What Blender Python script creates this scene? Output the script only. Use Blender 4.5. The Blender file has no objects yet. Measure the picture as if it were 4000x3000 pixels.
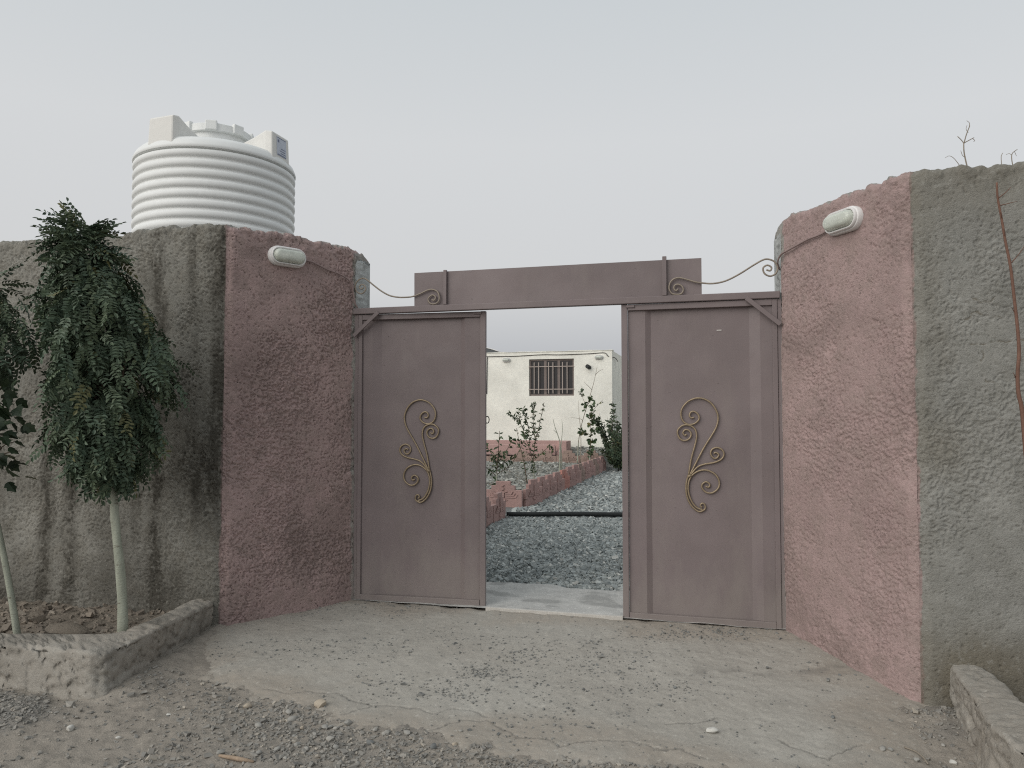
import bpy, bmesh, math, random
import numpy as np
from mathutils import Vector, Matrix

random.seed(7)
RNG = np.random.default_rng(7)
R = math.radians
SC = bpy.context.scene
COL = SC.collection

# ------------------------------------------------------------------ camera, sky, sun, exposure
cam_d = bpy.data.cameras.new('camera')
cam = bpy.data.objects.new('camera', cam_d)
COL.objects.link(cam)
cam_d.sensor_width = 36.0
cam_d.lens = 26.69
cam_d.clip_start = 0.05
cam_d.clip_end = 3000
cam.location = (0, 0, 1.5)
cam.rotation_euler = (R(90 + 2.46), 0, 0)
SC.camera = cam

SUN_DIR = Vector((-0.66, -0.54, 0.52)).normalized()      # towards the sun, low and veiled on the left
world = bpy.data.worlds.new('World')
SC.world = world
world.use_nodes = True
wt = world.node_tree
wt.nodes.clear()
w_out = wt.nodes.new('ShaderNodeOutputWorld')
w_bg = wt.nodes.new('ShaderNodeBackground')
w_bg.inputs['Strength'].default_value = 0.087
sky = wt.nodes.new('ShaderNodeTexSky')
sky.sky_type = 'NISHITA'
sky.sun_disc = False
sky.sun_elevation = math.asin(SUN_DIR.z)
sky.sun_rotation = math.atan2(SUN_DIR.x, SUN_DIR.y)
sky.air_density = 1.0
sky.dust_density = 6.0
sky.ozone_density = 1.5
# a thin even veil of dusk haze over the clear sky
w_tc = wt.nodes.new('ShaderNodeTexCoord')
w_sep = wt.nodes.new('ShaderNodeSeparateXYZ')
wt.links.new(w_tc.outputs['Generated'], w_sep.inputs[0])
w_r = wt.nodes.new('ShaderNodeValToRGB')
el = w_r.color_ramp.elements
el[0].position = 0.0
el[0].color = (0.455, 0.47, 0.515, 1)
el[1].position = 1.0
el[1].color = (0.50, 0.555, 0.58, 1)
for p, c in ((0.06, (0.49, 0.505, 0.535, 1)), (0.16, (0.675, 0.678, 0.68, 1)), (0.34, (0.70, 0.712, 0.715, 1)), (0.55, (0.61, 0.652, 0.672, 1))):
    e = el.new(p)
    e.color = c
wt.links.new(w_sep.outputs[2], w_r.inputs[0])
w_s = wt.nodes.new('ShaderNodeMix')
w_s.data_type = 'RGBA'
w_s.blend_type = 'MULTIPLY'
w_s.inputs['Factor'].default_value = 1.0
wt.links.new(w_r.outputs[0], w_s.inputs['A'])
w_s.inputs['B'].default_value = (10, 10, 10, 1)
w_m = wt.nodes.new('ShaderNodeMix')
w_m.data_type = 'RGBA'
w_m.inputs['Factor'].default_value = 0.88
wt.links.new(sky.outputs[0], w_m.inputs['A'])
wt.links.new(w_s.outputs['Result'], w_m.inputs['B'])
wt.links.new(w_m.outputs['Result'], w_bg.inputs['Color'])
wt.links.new(w_bg.outputs[0], w_out.inputs['Surface'])

sun_d = bpy.data.lights.new('sun', 'SUN')
sun_d.energy = 1.5
sun_d.angle = R(60)
sun_d.color = (1.0, 0.965, 0.925)
sun = bpy.data.objects.new('sun', sun_d)
COL.objects.link(sun)
sun.rotation_euler = (-SUN_DIR).to_track_quat('-Z', 'Y').to_euler()

SC.view_settings.view_transform = 'Standard'
SC.view_settings.look = 'None'
SC.view_settings.exposure = 0.25
SC.view_settings.gamma = 1.0
SC.view_settings.use_curve_mapping = False
SC.cycles.max_bounces = 6
SC.cycles.use_denoising = False      # keeps the grit and the grain of the plaster
SC.cycles.filter_width = 1.15

# ------------------------------------------------------------------ small maths
def _hash(ix, iy, iz, seed):
    h = (ix.astype(np.int64) * 374761393 + iy.astype(np.int64) * 668265263 + iz.astype(np.int64) * 2147483647 + seed * 144665) & 0xFFFFFFFF
    h = ((h ^ (h >> 13)) * 1274126177) & 0xFFFFFFFF
    h = ((h ^ (h >> 16)) * 2246822519) & 0xFFFFFFFF
    h = h ^ (h >> 15)
    return (h & 0xFFFFFF).astype(np.float64) / float(0xFFFFFF) * 2 - 1

def vn(x, y, z, seed=0):
    x, y, z = np.broadcast_arrays(np.asarray(x, float), np.asarray(y, float), np.asarray(z, float))
    ix, iy, iz = np.floor(x), np.floor(y), np.floor(z)
    fx, fy, fz = x - ix, y - iy, z - iz
    fx, fy, fz = [f * f * (3 - 2 * f) for f in (fx, fy, fz)]
    r = 0
    for a in (0, 1):
        wx = fx if a else 1 - fx
        for b in (0, 1):
            wy = fy if b else 1 - fy
            for c in (0, 1):
                wz = fz if c else 1 - fz
                r = r + wx * wy * wz * _hash(ix + a, iy + b, iz + c, seed)
    return r

def fbm(x, y, z, octv=3, seed=0, gain=0.5):
    r, a, f = 0, 1.0, 1.0
    for o in range(octv):
        r = r + a * vn(x * f, y * f, z * f, seed + o * 17)
        a *= gain
        f *= 2.03
    return r

def sstep(a, b, x):
    t = np.clip((np.asarray(x, float) - a) / (b - a), 0, 1)
    return t * t * (3 - 2 * t)

GO = np.array([-1.293, 6.272])                 # left foot of the gate
GE = np.array([0.965, -0.262])                 # along the gate
GN = np.array([0.262, 0.965])                  # into the yard
GATE_ROT = math.atan2(GE[1], GE[0])

def W(u, v, z=0.0):
    p = GO + GE * u + GN * v
    return (float(p[0]), float(p[1]), float(z))

def uv_of(x, y):
    dx, dy = x - GO[0], y - GO[1]
    return dx * GE[0] + dy * GE[1], dx * GN[0] + dy * GN[1]

def gz(x, y):
    """height of the sloping ground outside the gate"""
    x = np.asarray(x, float)
    y = np.asarray(y, float)
    u, v = uv_of(x, y)
    m = np.clip(-v, 0, 2.8)
    return -0.065 * m - 0.0175 * np.clip(x, -5, 5) * np.minimum(m, 1)

def poly_sd(px, py, poly):
    """signed distance to a polygon, positive inside"""
    d = np.full(px.shape, 1e9)
    ins = np.zeros(px.shape, bool)
    n = len(poly)
    for i in range(n):
        ax, ay = poly[i]
        bx, by = poly[(i + 1) % n]
        ex, ey = bx - ax, by - ay
        t = np.clip(((px - ax) * ex + (py - ay) * ey) / (ex * ex + ey * ey + 1e-12), 0, 1)
        d = np.minimum(d, np.hypot(px - ax - t * ex, py - ay - t * ey))
        c = (ay > py) != (by > py)
        ins ^= c & (px < (bx - ax) * (py - ay) / (by - ay + 1e-12) + ax)
    return np.where(ins, d, -d)

def line_d(px, py, pts):
    d = np.full(px.shape, 1e9)
    for (ax, ay), (bx, by) in zip(pts[:-1], pts[1:]):
        ex, ey = bx - ax, by - ay
        t = np.clip(((px - ax) * ex + (py - ay) * ey) / (ex * ex + ey * ey + 1e-12), 0, 1)
        d = np.minimum(d, np.hypot(px - ax - t * ex, py - ay - t * ey))
    return d

def spline(pts, n=6):
    P = [np.array(p, float) for p in pts]
    P = [2 * P[0] - P[1]] + P + [2 * P[-1] - P[-2]]
    out = []
    for i in range(1, len(P) - 2):
        a, b, c, d = P[i - 1], P[i], P[i + 1], P[i + 2]
        for k in range(n):
            t = k / n
            out.append(0.5 * ((2 * b) + (-a + c) * t + (2 * a - 5 * b + 4 * c - d) * t * t + (-a + 3 * b - 3 * c + d) * t ** 3))
    out.append(P[-2])
    return out

# ------------------------------------------------------------------ object helpers
def tag(o, label=None, cat=None, group=None, kind=None):
    if label: o['label'] = label
    if cat: o['category'] = cat
    if group: o['group'] = group
    if kind: o['kind'] = kind
    return o

def empty(name, loc=(0, 0, 0), rz=0.0):
    o = bpy.data.objects.new(name, None)
    o.empty_display_size = 0.1
    COL.objects.link(o)
    o.location = loc
    o.rotation_euler = (0, 0, rz)
    return o

def link_mesh(name, me, mat, parent=None):
    o = bpy.data.objects.new(name, me)
    if mat is not None and not me.materials:
        me.materials.append(mat)
    COL.objects.link(o)
    if parent is not None:
        o.parent = parent
    return o

def np_mesh(name, V, Q, mat, parent=None, smooth=True, attrs=None):
    me = bpy.data.meshes.new(name)
    me.from_pydata(np.asarray(V, np.float32).tolist() if len(V) < 50 else np.asarray(V, np.float32), [], np.asarray(Q, np.int32))
    if smooth:
        me.polygons.foreach_set('use_smooth', np.ones(len(me.polygons), bool))
    for k, a in (attrs or {}).items():
        at = me.attributes.new(k, 'FLOAT', 'POINT')
        at.data.foreach_set('value', np.asarray(a, np.float32))
    me.update()
    return link_mesh(name, me, mat, parent)

def grid_faces(nr, nc):
    i = np.arange(nr * nc).reshape(nr, nc)
    return np.stack([i[:-1, :-1], i[:-1, 1:], i[1:, 1:], i[1:, :-1]], -1).reshape(-1, 4)

class MB:
    """collects boxes, tubes and prisms; build() links them as one mesh object"""
    def __init__(s):
        s.v, s.f = [], []
    def add(s, V, F):
        o = len(s.v)
        s.v += [tuple(map(float, p)) for p in V]
        s.f += [tuple(int(i) + o for i in f) for f in F]
        return s
    def box(s, x0, x1, y0, y1, z0, z1):
        V = [(x, y, z) for z in (z0, z1) for y in (y0, y1) for x in (x0, x1)]
        return s.add(V, [(0, 2, 3, 1), (4, 5, 7, 6), (0, 1, 5, 4), (2, 6, 7, 3), (0, 4, 6, 2), (1, 3, 7, 5)])
    def bar(s, a, b, w, d, up=(0, 1, 0)):
        """flat bar from a to b, w wide across, d deep along up"""
        a, b, up = Vector(a), Vector(b), Vector(up)
        t = (b - a).normalized()
        sx = t.cross(up).normalized() * (w / 2)
        sy = up.normalized() * (d / 2)
        V = [p + i * sx + j * sy for p in (a, b) for i, j in ((-1, -1), (1, -1), (1, 1), (-1, 1))]
        return s.add(V, [(0, 3, 2, 1), (4, 5, 6, 7), (0, 1, 5, 4), (1, 2, 6, 5), (2, 3, 7, 6), (3, 0, 4, 7)])
    def tube(s, pts, r, seg=8, cap=True):
        P = [Vector(p) for p in pts]
        n = len(P)
        rr = r if hasattr(r, '__len__') else [r] * n
        t0 = (P[1] - P[0]).normalized()
        ref = Vector((0, 0, 1)) if abs(t0.z) < 0.9 else Vector((1, 0, 0))
        nx = t0.cross(ref).normalized()
        V = []
        for i in range(n):
            t = (P[min(i + 1, n - 1)] - P[max(i - 1, 0)]).normalized()
            nx = (nx - t * nx.dot(t)).normalized()
            ny = t.cross(nx)
            for k in range(seg):
                a = 2 * math.pi * k / seg
                V.append(P[i] + (nx * math.cos(a) + ny * math.sin(a)) * rr[i])
        F = []
        for i in range(n - 1):
            for k in range(seg):
                F.append((i * seg + k, i * seg + (k + 1) % seg, (i + 1) * seg + (k + 1) % seg, (i + 1) * seg + k))
        if cap:
            F.append(tuple(range(seg))[::-1])
            F.append(tuple((n - 1) * seg + k for k in range(seg)))
        return s.add(V, F)
    def prism(s, poly, y0, y1):
        """polygon in x,z extruded along y"""
        n = len(poly)
        V = [(x, y0, z) for x, z in poly] + [(x, y1, z) for x, z in poly]
        F = [tuple(range(n)), tuple(range(2 * n - 1, n - 1, -1))]
        F += [(i, i + n, (i + 1) % n + n, (i + 1) % n) for i in range(n)]
        return s.add(V, F)
    def lathe(s, prof, seg=48, cx=0, cy=0):
        V = [(cx + r * math.cos(2 * math.pi * k / seg), cy + r * math.sin(2 * math.pi * k / seg), z) for r, z in prof for k in range(seg)]
        n = len(prof)
        F = [(i * seg + k, i * seg + (k + 1) % seg, (i + 1) * seg + (k + 1) % seg, (i + 1) * seg + k) for i in range(n - 1) for k in range(seg)]
        F += [tuple(range(seg))[::-1], tuple((n - 1) * seg + k for k in range(seg))]
        return s.add(V, F)
    def build(s, name, mat, parent=None, smooth=False, bevel=0.0, angle=None):
        me = bpy.data.meshes.new(name)
        me.from_pydata(s.v, [], s.f)
        bm = bmesh.new()
        bm.from_mesh(me)
        bmesh.ops.recalc_face_normals(bm, faces=bm.faces)
        bm.to_mesh(me)
        bm.free()
        if smooth:
            for p in me.polygons:
                p.use_smooth = True
        if angle is not None:
            me.set_sharp_from_angle(angle=R(angle))
        o = link_mesh(name, me, mat, parent)
        if bevel:
            b = o.modifiers.new('bevel', 'BEVEL')
            b.width = bevel
            b.segments = 2
            b.limit_method = 'ANGLE'
        return o

# ------------------------------------------------------------------ materials
class NT:
    def __init__(s, name):
        s.m = bpy.data.materials.new(name)
        s.m.use_nodes = True
        s.t = s.m.node_tree
        s.b = s.t.nodes['Principled BSDF']
        s.b.inputs['Specular IOR Level'].default_value = 0.25
        s.pos = s.n('ShaderNodeNewGeometry').outputs['Position']
    def n(s, typ, **kw):
        nd = s.t.nodes.new(typ)
        for k, v in kw.items():
            setattr(nd, k, v)
        return nd
    def lk(s, a, b):
        s.t.links.new(a, b)
    def put(s, inp, val):
        if hasattr(val, 'links'):
            s.lk(val, inp)
        else:
            inp.default_value = val
    def vec(s, scale=(1, 1, 1), src=None):
        m = s.n('ShaderNodeMapping')
        m.inputs['Scale'].default_value = scale
        s.lk(src or s.pos, m.inputs[0])
        return m.outputs[0]
    def noise(s, scale, detail=3, rough=0.55, vec=None, dist=0.0):
        nd = s.n('ShaderNodeTexNoise')
        nd.inputs['Scale'].default_value = scale
        nd.inputs['Detail'].default_value = detail
        nd.inputs['Roughness'].default_value = rough
        nd.inputs['Distortion'].default_value = dist
        s.lk(vec or s.pos, nd.inputs['Vector'])
        return nd.outputs['Fac']
    def voro(s, scale, feature='F1', out='Distance', vec=None):
        nd = s.n('ShaderNodeTexVoronoi')
        nd.feature = feature
        nd.inputs['Scale'].default_value = scale
        s.lk(vec or s.pos, nd.inputs['Vector'])
        return nd.outputs[out]
    def rng(s, v, a, b, c=0.0, d=1.0):
        nd = s.n('ShaderNodeMapRange')
        s.lk(v, nd.inputs[0])
        for i, x in enumerate((a, b, c, d)):
            nd.inputs[i + 1].default_value = x
        return nd.outputs[0]
    def mix(s, f, a, b, mode='MIX'):
        nd = s.n('ShaderNodeMix', data_type='RGBA', blend_type=mode)
        s.put(nd.inputs['Factor'], f)
        for k, v in (('A', a), ('B', b)):
            if isinstance(v, tuple) and len(v) == 3:
                v = v + (1,)
            s.put(nd.inputs[k], v)
        return nd.outputs['Result']
    def math(s, op, a, b=0.0):
        nd = s.n('ShaderNodeMath', operation=op)
        s.put(nd.inputs[0], a)
        s.put(nd.inputs[1], b)
        return nd.outputs[0]
    def attr(s, name):
        return s.n('ShaderNodeAttribute', attribute_name=name).outputs['Fac']
    def bump(s, h, strength=0.3, dist=0.01):
        nd = s.n('ShaderNodeBump')
        nd.inputs['Strength'].default_value = strength
        nd.inputs['Distance'].default_value = dist
        s.lk(h, nd.inputs['Height'])
        s.lk(nd.outputs[0], s.b.inputs['Normal'])
    def done(s, col, rough=0.85, metal=0.0):
        if isinstance(col, tuple) and len(col) == 3:
            col = col + (1,)
        s.put(s.b.inputs['Base Color'], col)
        s.put(s.b.inputs['Roughness'], rough)
        s.b.inputs['Metallic'].default_value = metal
        return s.m

def mul(c, k):
    return tuple(x * k for x in c)

def m_simple(name, c, rough=0.6, var=0.18, scale=6.0, fine=60.0, bump=0.12, metal=0.0, spec=None):
    t = NT(name)
    a = t.mix(t.rng(t.noise(scale, 4), 0.3, 0.7), mul(c, 1 - var), mul(c, 1 + var))
    col = t.mix(t.rng(t.noise(fine, 2), 0.35, 0.65), a, mul(c, 1 - var * 0.6))
    if bump:
        t.bump(t.noise(fine * 2, 3), bump, 0.004)
    if spec is not None:
        t.b.inputs['Specular IOR Level'].default_value = spec
    return t.done(col, rough, metal)

def m_plaster(name, c, dirt, stain, speck=0.5, second=None):
    """rough-cast wall: mottled paint, dusty patches, worn specks, run-off stains from the 'stain' attribute"""
    t = NT(name)
    a = t.mix(t.rng(t.noise(1.7, 5, 0.6), 0.32, 0.68), mul(c, 0.86), mul(c, 1.12))
    a = t.mix(t.rng(t.noise(9, 4, 0.6), 0.40, 0.72), a, dirt)
    pt = t.rng(t.noise(3.1, 3, 0.6), 0.36, 0.62)
    f = t.math('MULTIPLY', t.rng(t.noise(64, 2, 0.6, t.vec((1, 1, 1.8)), 0.6), 0.575, 0.66, 0.0, speck), pt)
    a = t.mix(f, a, mul(dirt, 0.42))
    if second:
        a = t.mix(t.attr('second'), a, t.mix(t.rng(t.noise(20, 3), 0.35, 0.65), mul(second, 0.82), mul(second, 1.1)))
    a = t.mix(t.attr('stain'), a, stain)
    a = t.mix(t.rng(t.noise(38, 3), 0.56, 0.72, 0.0, 0.35), a, mul(c, 1.3))
    t.bump(t.noise(120, 3, 0.65, t.vec((1, 1, 1.6))), 0.8, 0.008)
    return t.done(a, 0.95)

def m_ground(name, c, c2, fine=90, bump=0.5, stain=(0.1, 0.1, 0.09), dust=None):
    t = NT(name)
    a = t.mix(t.rng(t.noise(1.3, 5, 0.6), 0.30, 0.70), c, c2)
    if dust:
        a = t.mix(t.attr('dust'), a, dust)
    a = t.mix(t.rng(t.noise(7, 4, 0.65), 0.38, 0.70, 0, 0.6), a, mul(c2, 0.82))
    a = t.mix(t.rng(t.noise(fine, 3, 0.6), 0.52, 0.70, 0, 0.55), a, mul(c, 0.62))
    a = t.mix(t.rng(t.noise(fine * 0.6, 2), 0.60, 0.72, 0, 0.5), a, mul(c, 1.25))
    a = t.mix(t.attr('stain'), a, stain)
    t.bump(t.noise(fine * 1.6, 4, 0.65), bump, 0.008)
    return t.done(a, 0.95)

def m_tint(name, c0, c1, c2=None, rough=0.85, trans=0.0, bump=0.0, spec=0.25):
    """colour picked by the per-piece attribute 'tint'"""
    t = NT(name)
    a = t.mix(t.attr('tint'), c0, c1)
    if c2:
        a = t.mix(t.rng(t.attr('tint'), 0.90, 0.97), a, c2)
    a = t.mix(t.rng(t.noise(60, 3), 0.35, 0.65, 0, 0.35), a, mul(c0, 0.8))
    t.b.inputs['Specular IOR Level'].default_value = spec
    if trans:
        t.b.inputs['Transmission Weight'].default_value = 0
        t.b.inputs['Subsurface Weight'].default_value = 0
    if bump:
        t.bump(t.noise(120, 3), bump, 0.004)
    return t.done(a, rough)

PINK = (0.378, 0.280, 0.267)
M = {}
M['pink'] = m_plaster('pink_plaster', PINK, (0.315, 0.243, 0.224), (0.205, 0.158, 0.146), 0.75, (0.30, 0.295, 0.27))
M['grey'] = m_plaster('grey_plaster', (0.265, 0.258, 0.230), (0.205, 0.194, 0.166), (0.066, 0.061, 0.050), 0.65, mul(PINK, 0.85))
M['grey_right'] = m_plaster('grey_green_plaster', (0.275, 0.273, 0.252), (0.215, 0.213, 0.193), (0.155, 0.138, 0.105), 0.6, mul(PINK, 0.9))
M['pale'] = m_plaster('pale_cement', (0.50, 0.52, 0.51), (0.36, 0.37, 0.36), (0.2, 0.2, 0.19))
M['apron'] = m_ground('dusty_concrete', (0.40, 0.385, 0.345), (0.365, 0.345, 0.305), 80, 0.45, (0.17, 0.16, 0.145), (0.325, 0.29, 0.245))
M['dirt'] = m_ground('dry_dirt', (0.33, 0.30, 0.258), (0.28, 0.252, 0.216), 70, 0.8, (0.17, 0.165, 0.155))
M['soil'] = m_ground('planter_soil', (0.245, 0.21, 0.17), (0.185, 0.16, 0.13), 50, 0.9)
M['slab'] = m_ground('yard_concrete', (0.56, 0.55, 0.52), (0.42, 0.415, 0.395), 60, 0.4, (0.20, 0.20, 0.19))
M['curb'] = m_ground('curb_cement', (0.35, 0.335, 0.30), (0.30, 0.27, 0.23), 60, 0.7, (0.16, 0.15, 0.13))
M['far'] = m_ground('open_ground', (0.30, 0.27, 0.235), (0.26, 0.235, 0.20), 30, 0.5)
M['yard'] = m_ground('yard_ground', (0.20, 0.205, 0.20), (0.16, 0.165, 0.16), 45, 0.8)
M['gravel'] = m_tint('crushed_gravel', (0.20, 0.222, 0.222), (0.50, 0.53, 0.51), (0.62, 0.62, 0.58))
M['bedgravel'] = m_tint('bed_gravel', (0.16, 0.165, 0.15), (0.37, 0.375, 0.345), (0.5, 0.5, 0.46))
M['chips'] = m_tint('stone_chips', (0.17, 0.175, 0.17), (0.30, 0.29, 0.265), (0.42, 0.40, 0.36))
M['roadchips'] = m_tint('dusty_road_stones', (0.205, 0.20, 0.185), (0.33, 0.31, 0.275), (0.43, 0.39, 0.33))
M['crumbs'] = m_tint('earth_crumbs', (0.17, 0.145, 0.12), (0.27, 0.23, 0.185), (0.33, 0.29, 0.24))
M['stone'] = m_tint('loose_stone', (0.28, 0.275, 0.255), (0.37, 0.355, 0.32), (0.42, 0.33, 0.25), bump=0.3)
M['stone_tan'] = m_simple('tan_stone', (0.42, 0.365, 0.29), 0.9, 0.12, 30, 120, 0.3)
M['stone_white'] = m_simple('pale_stone', (0.55, 0.54, 0.50), 0.9, 0.10, 30, 120, 0.3)
M['stone_dark'] = m_simple('dark_stone', (0.17, 0.175, 0.17), 0.9, 0.12, 30, 120, 0.3)

def m_gate():
    t = NT('gate_paint')
    c = (0.178, 0.146, 0.146)
    a = t.mix(t.rng(t.noise(2.2, 4), 0.32, 0.68), mul(c, 0.90), mul(c, 1.08))
    a = t.mix(t.rng(t.noise(5, 5, 0.7, t.vec((1, 1, 0.25))), 0.52, 0.75, 0, 0.35), a, (0.225, 0.195, 0.18))
    a = t.mix(t.rng(t.noise(95, 2), 0.70, 0.78, 0, 0.7), a, (0.26, 0.23, 0.215))
    a = t.mix(t.rng(t.noise(26, 2, 0.5, t.vec((1, 1, 3.2))), 0.735, 0.76, 0, 0.8), a, (0.085, 0.07, 0.066))
    # dust thrown up on the lower part, drying in runs
    sx = t.n('ShaderNodeSeparateXYZ')
    t.lk(t.pos, sx.inputs[0])
    dz = t.math('ADD', sx.outputs[2], t.rng(t.noise(7, 4, 0.65, t.vec((1, 1, 0.35))), 0.2, 0.8, 0.35, -0.35))
    a = t.mix(t.rng(dz, 0.50, 0.05, 0.0, 0.42), a, (0.26, 0.235, 0.21))
    t.bump(t.noise(180, 2), 0.08, 0.002)
    t.b.inputs['Specular IOR Level'].default_value = 0.35
    return t.done(a, t.rng(t.noise(6, 3), 0.3, 0.7, 0.42, 0.62))
M['gate'] = m_gate()
M['bronze'] = m_simple('bronze_paint', (0.30, 0.235, 0.155), 0.42, 0.25, 25, 120, 0.1, 0.35, 0.5)
M['scroll'] = m_simple('dull_scroll_paint', (0.27, 0.23, 0.185), 0.5, 0.2, 25, 120, 0.1, 0.15, 0.4)
M['rail'] = m_simple('worn_threshold_metal', (0.52, 0.50, 0.46), 0.6, 0.2, 12, 90, 0.2)
M['rust'] = m_simple('dark_iron', (0.05, 0.042, 0.04), 0.7, 0.2)
M['scratch'] = m_simple('bare_scratch', (0.6, 0.58, 0.55), 0.6, 0.05)
M['tank'] = m_simple('white_polyethylene', (0.74, 0.755, 0.745), 0.5, 0.04, 3, 20, 0.02, 0, 0.3)
M['tank_cream'] = m_simple('cream_polyethylene', (0.70, 0.695, 0.665), 0.55, 0.05, 3, 20, 0.02, 0, 0.3)
M['sticker'] = m_simple('blue_sticker', (0.52, 0.56, 0.64), 0.5, 0.10, 18, 90, 0)
M['ink'] = m_simple('sticker_ink', (0.18, 0.20, 0.28), 0.6, 0.05, bump=0)
M['lampwhite'] = m_simple('white_plastic', (0.72, 0.71, 0.70), 0.4, 0.05, 20, 60, 0.02)
M['cablepink'] = m_simple('painted_cable', (0.24, 0.18, 0.17), 0.6, 0.1)
M['black'] = m_simple('black_rubber', (0.025, 0.028, 0.028), 0.6, 0.2)
M['cream'] = m_plaster('cream_render', (0.83, 0.82, 0.745), (0.79, 0.785, 0.72), (0.60, 0.55, 0.45), 0.04)
M['terracotta'] = m_plaster('pink_cement_block', (0.42, 0.275, 0.25), (0.35, 0.24, 0.22), (0.30, 0.28, 0.27), 0.2)
M['terracotta_red'] = m_plaster('redder_cement_block', (0.47, 0.235, 0.195), (0.39, 0.21, 0.18), (0.30, 0.28, 0.27), 0.2)
M['terracotta_old'] = m_plaster('faded_cement_block', (0.33, 0.245, 0.21), (0.28, 0.21, 0.18), (0.30, 0.28, 0.27), 0.2)
M['basin'] = m_plaster('pink_basin_plaster', (0.45, 0.30, 0.275), (0.40, 0.27, 0.25), (0.3, 0.25, 0.24), 0.1)
M['winframe'] = m_simple('brown_window_frame', (0.20, 0.165, 0.15), 0.5, 0.1)
M['bars'] = m_simple('window_bar_paint', (0.42, 0.36, 0.32), 0.5, 0.1)
M['roofdark'] = m_simple('dark_roof_sheet', (0.10, 0.11, 0.115), 0.6, 0.1)
M['brick'] = m_simple('stand_render', (0.36, 0.33, 0.29), 0.9, 0.15)
def m_limewash():
    t = NT('limewashed_bark')
    c = (0.36, 0.38, 0.31)
    a = t.mix(t.rng(t.noise(9, 4, 0.6, t.vec((3, 3, 0.6))), 0.35, 0.7), c, mul(c, 0.72))
    a = t.mix(t.rng(t.noise(30, 3, 0.6, t.vec((0.6, 0.6, 2.2))), 0.62, 0.70, 0, 0.85), a, (0.12, 0.10, 0.075))
    t.bump(t.noise(60, 3, 0.6, t.vec((1, 1, 2))), 0.6, 0.006)
    return t.done(a, 0.9)
M['bark_pale'] = m_limewash()
M['bark'] = m_simple('grey_brown_bark', (0.13, 0.10, 0.075), 0.9, 0.2, 12, 60, 0.4)
M['bark_red'] = m_simple('reddish_bark', (0.17, 0.095, 0.070), 0.85, 0.2, 15, 60, 0.4)
M['twig'] = m_simple('dry_twig', (0.27, 0.235, 0.19), 0.9, 0.2, 15, 60, 0.3)
M['straw'] = m_simple('weathered_wood', (0.34, 0.26, 0.19), 0.9, 0.2, 30, 90, 0.3)
M['leaf'] = m_tint('locust_leaf', (0.062, 0.096, 0.062), (0.125, 0.160, 0.092), (0.16, 0.15, 0.06), 0.55, spec=0.4)
M['leaf_dark'] = m_tint('mulberry_leaf', (0.020, 0.036, 0.020), (0.040, 0.065, 0.030), (0.08, 0.09, 0.03), 0.5, spec=0.4)
M['leaf_yard'] = m_tint('orchard_leaf', (0.040, 0.072, 0.035), (0.085, 0.125, 0.055), (0.16, 0.14, 0.05), 0.55, spec=0.35)

def m_glass(name, col, rough, trans):
    t = NT(name)
    t.b.inputs['Transmission Weight'].default_value = trans
    t.b.inputs['IOR'].default_value = 1.45
    t.b.inputs['Specular IOR Level'].default_value = 0.5
    t.bump(t.noise(300, 2), 0.1, 0.002)
    return t.done(t.mix(t.rng(t.noise(25, 3), 0.4, 0.7), col, mul(col, 0.85)), rough)
M['lampglass'] = m_glass('frosted_lamp_glass', (0.78, 0.82, 0.74), 0.32, 0.35)
M['pane'] = m_simple('dark_window_glass', (0.045, 0.042, 0.042), 0.12, 0.1, bump=0, spec=0.5)

# ------------------------------------------------------------------ ground sheets
def tensor_sheet(name, xs, ys, zf, mat, attrs_f=None):
    X, Y = np.meshgrid(xs, ys)
    Z = zf(X, Y)
    V = np.stack([X, Y, Z], -1).reshape(-1, 3)
    at = {k: f(X, Y).reshape(-1) for k, f in (attrs_f or {}).items()}
    return np_mesh(name, V, grid_faces(len(ys), len(xs)), mat, None, True, at)

def far_z(X, Y):
    u, v = uv_of(X, Y)
    return np.where(v < 0, gz(X, Y) - 0.06, -0.06 - 0.0 * X)
xs = np.concatenate([np.linspace(-900, -40, 8), np.linspace(-30, -6, 9), np.linspace(-5, 5, 26), np.linspace(6, 30, 9), np.linspace(40, 900, 8)])
ys = np.concatenate([np.linspace(-300, -20, 6), np.linspace(-10, 1, 8), np.linspace(1.5, 9, 40), np.linspace(10, 40, 12), np.linspace(60, 1500, 10)])
tag(tensor_sheet('ground', xs, ys, far_z, M['far']), kind='structure')

APRON = [(-1.36, 6.29), (1.97, 5.385), (2.40, 4.25), (2.14, 4.18), (2.05, 3.95), (1.95, 3.75), (1.80, 3.55), (1.3, 3.45), (0.95, 3.58),
         (0.70, 3.66), (0.42, 3.66), (0.10, 3.73), (-0.34, 3.92), (-0.84, 4.08), (-1.33, 4.37), (-1.75, 4.59), (-1.98, 4.95), (-2.3, 5.5)]
CRACKS = [[(-1.437, 4.482), (-1.353, 4.444), (-1.281, 4.416)],
          [(-1.251, 4.422), (-1.193, 4.444), (-1.108, 4.422), (-1.012, 4.422), (-0.914, 4.335), (-0.762, 4.274), (-0.661, 4.266), (-0.543, 4.24), (-0.428, 4.162), (-0.342, 4.215), (-0.236, 4.207), (-0.127, 4.125)],
          [(-0.924, 4.173), (-0.842, 4.214), (-0.761, 4.265)],
          [(-0.41, 3.993), (-0.328, 4.038), (-0.244, 4.093), (-0.112, 4.085), (-0.038, 4.016)],
          [(-0.063, 4.037), (0.03, 3.916), (0.192, 3.882), (0.236, 3.817), (0.31, 3.842), (0.434, 3.866), (0.594, 3.858), (0.668, 3.818), (0.748, 3.771)],
          [(0.686, 3.778), (0.83, 3.786), (0.918, 3.694)], [(1.34, 3.884), (1.365, 3.818), (1.446, 3.74), (1.499, 3.68)],
          [(1.509, 3.702), (1.587, 3.74), (1.724, 3.835)], [(0.806, 4.056), (0.98, 4.074), (1.115, 4.13)]]

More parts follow.
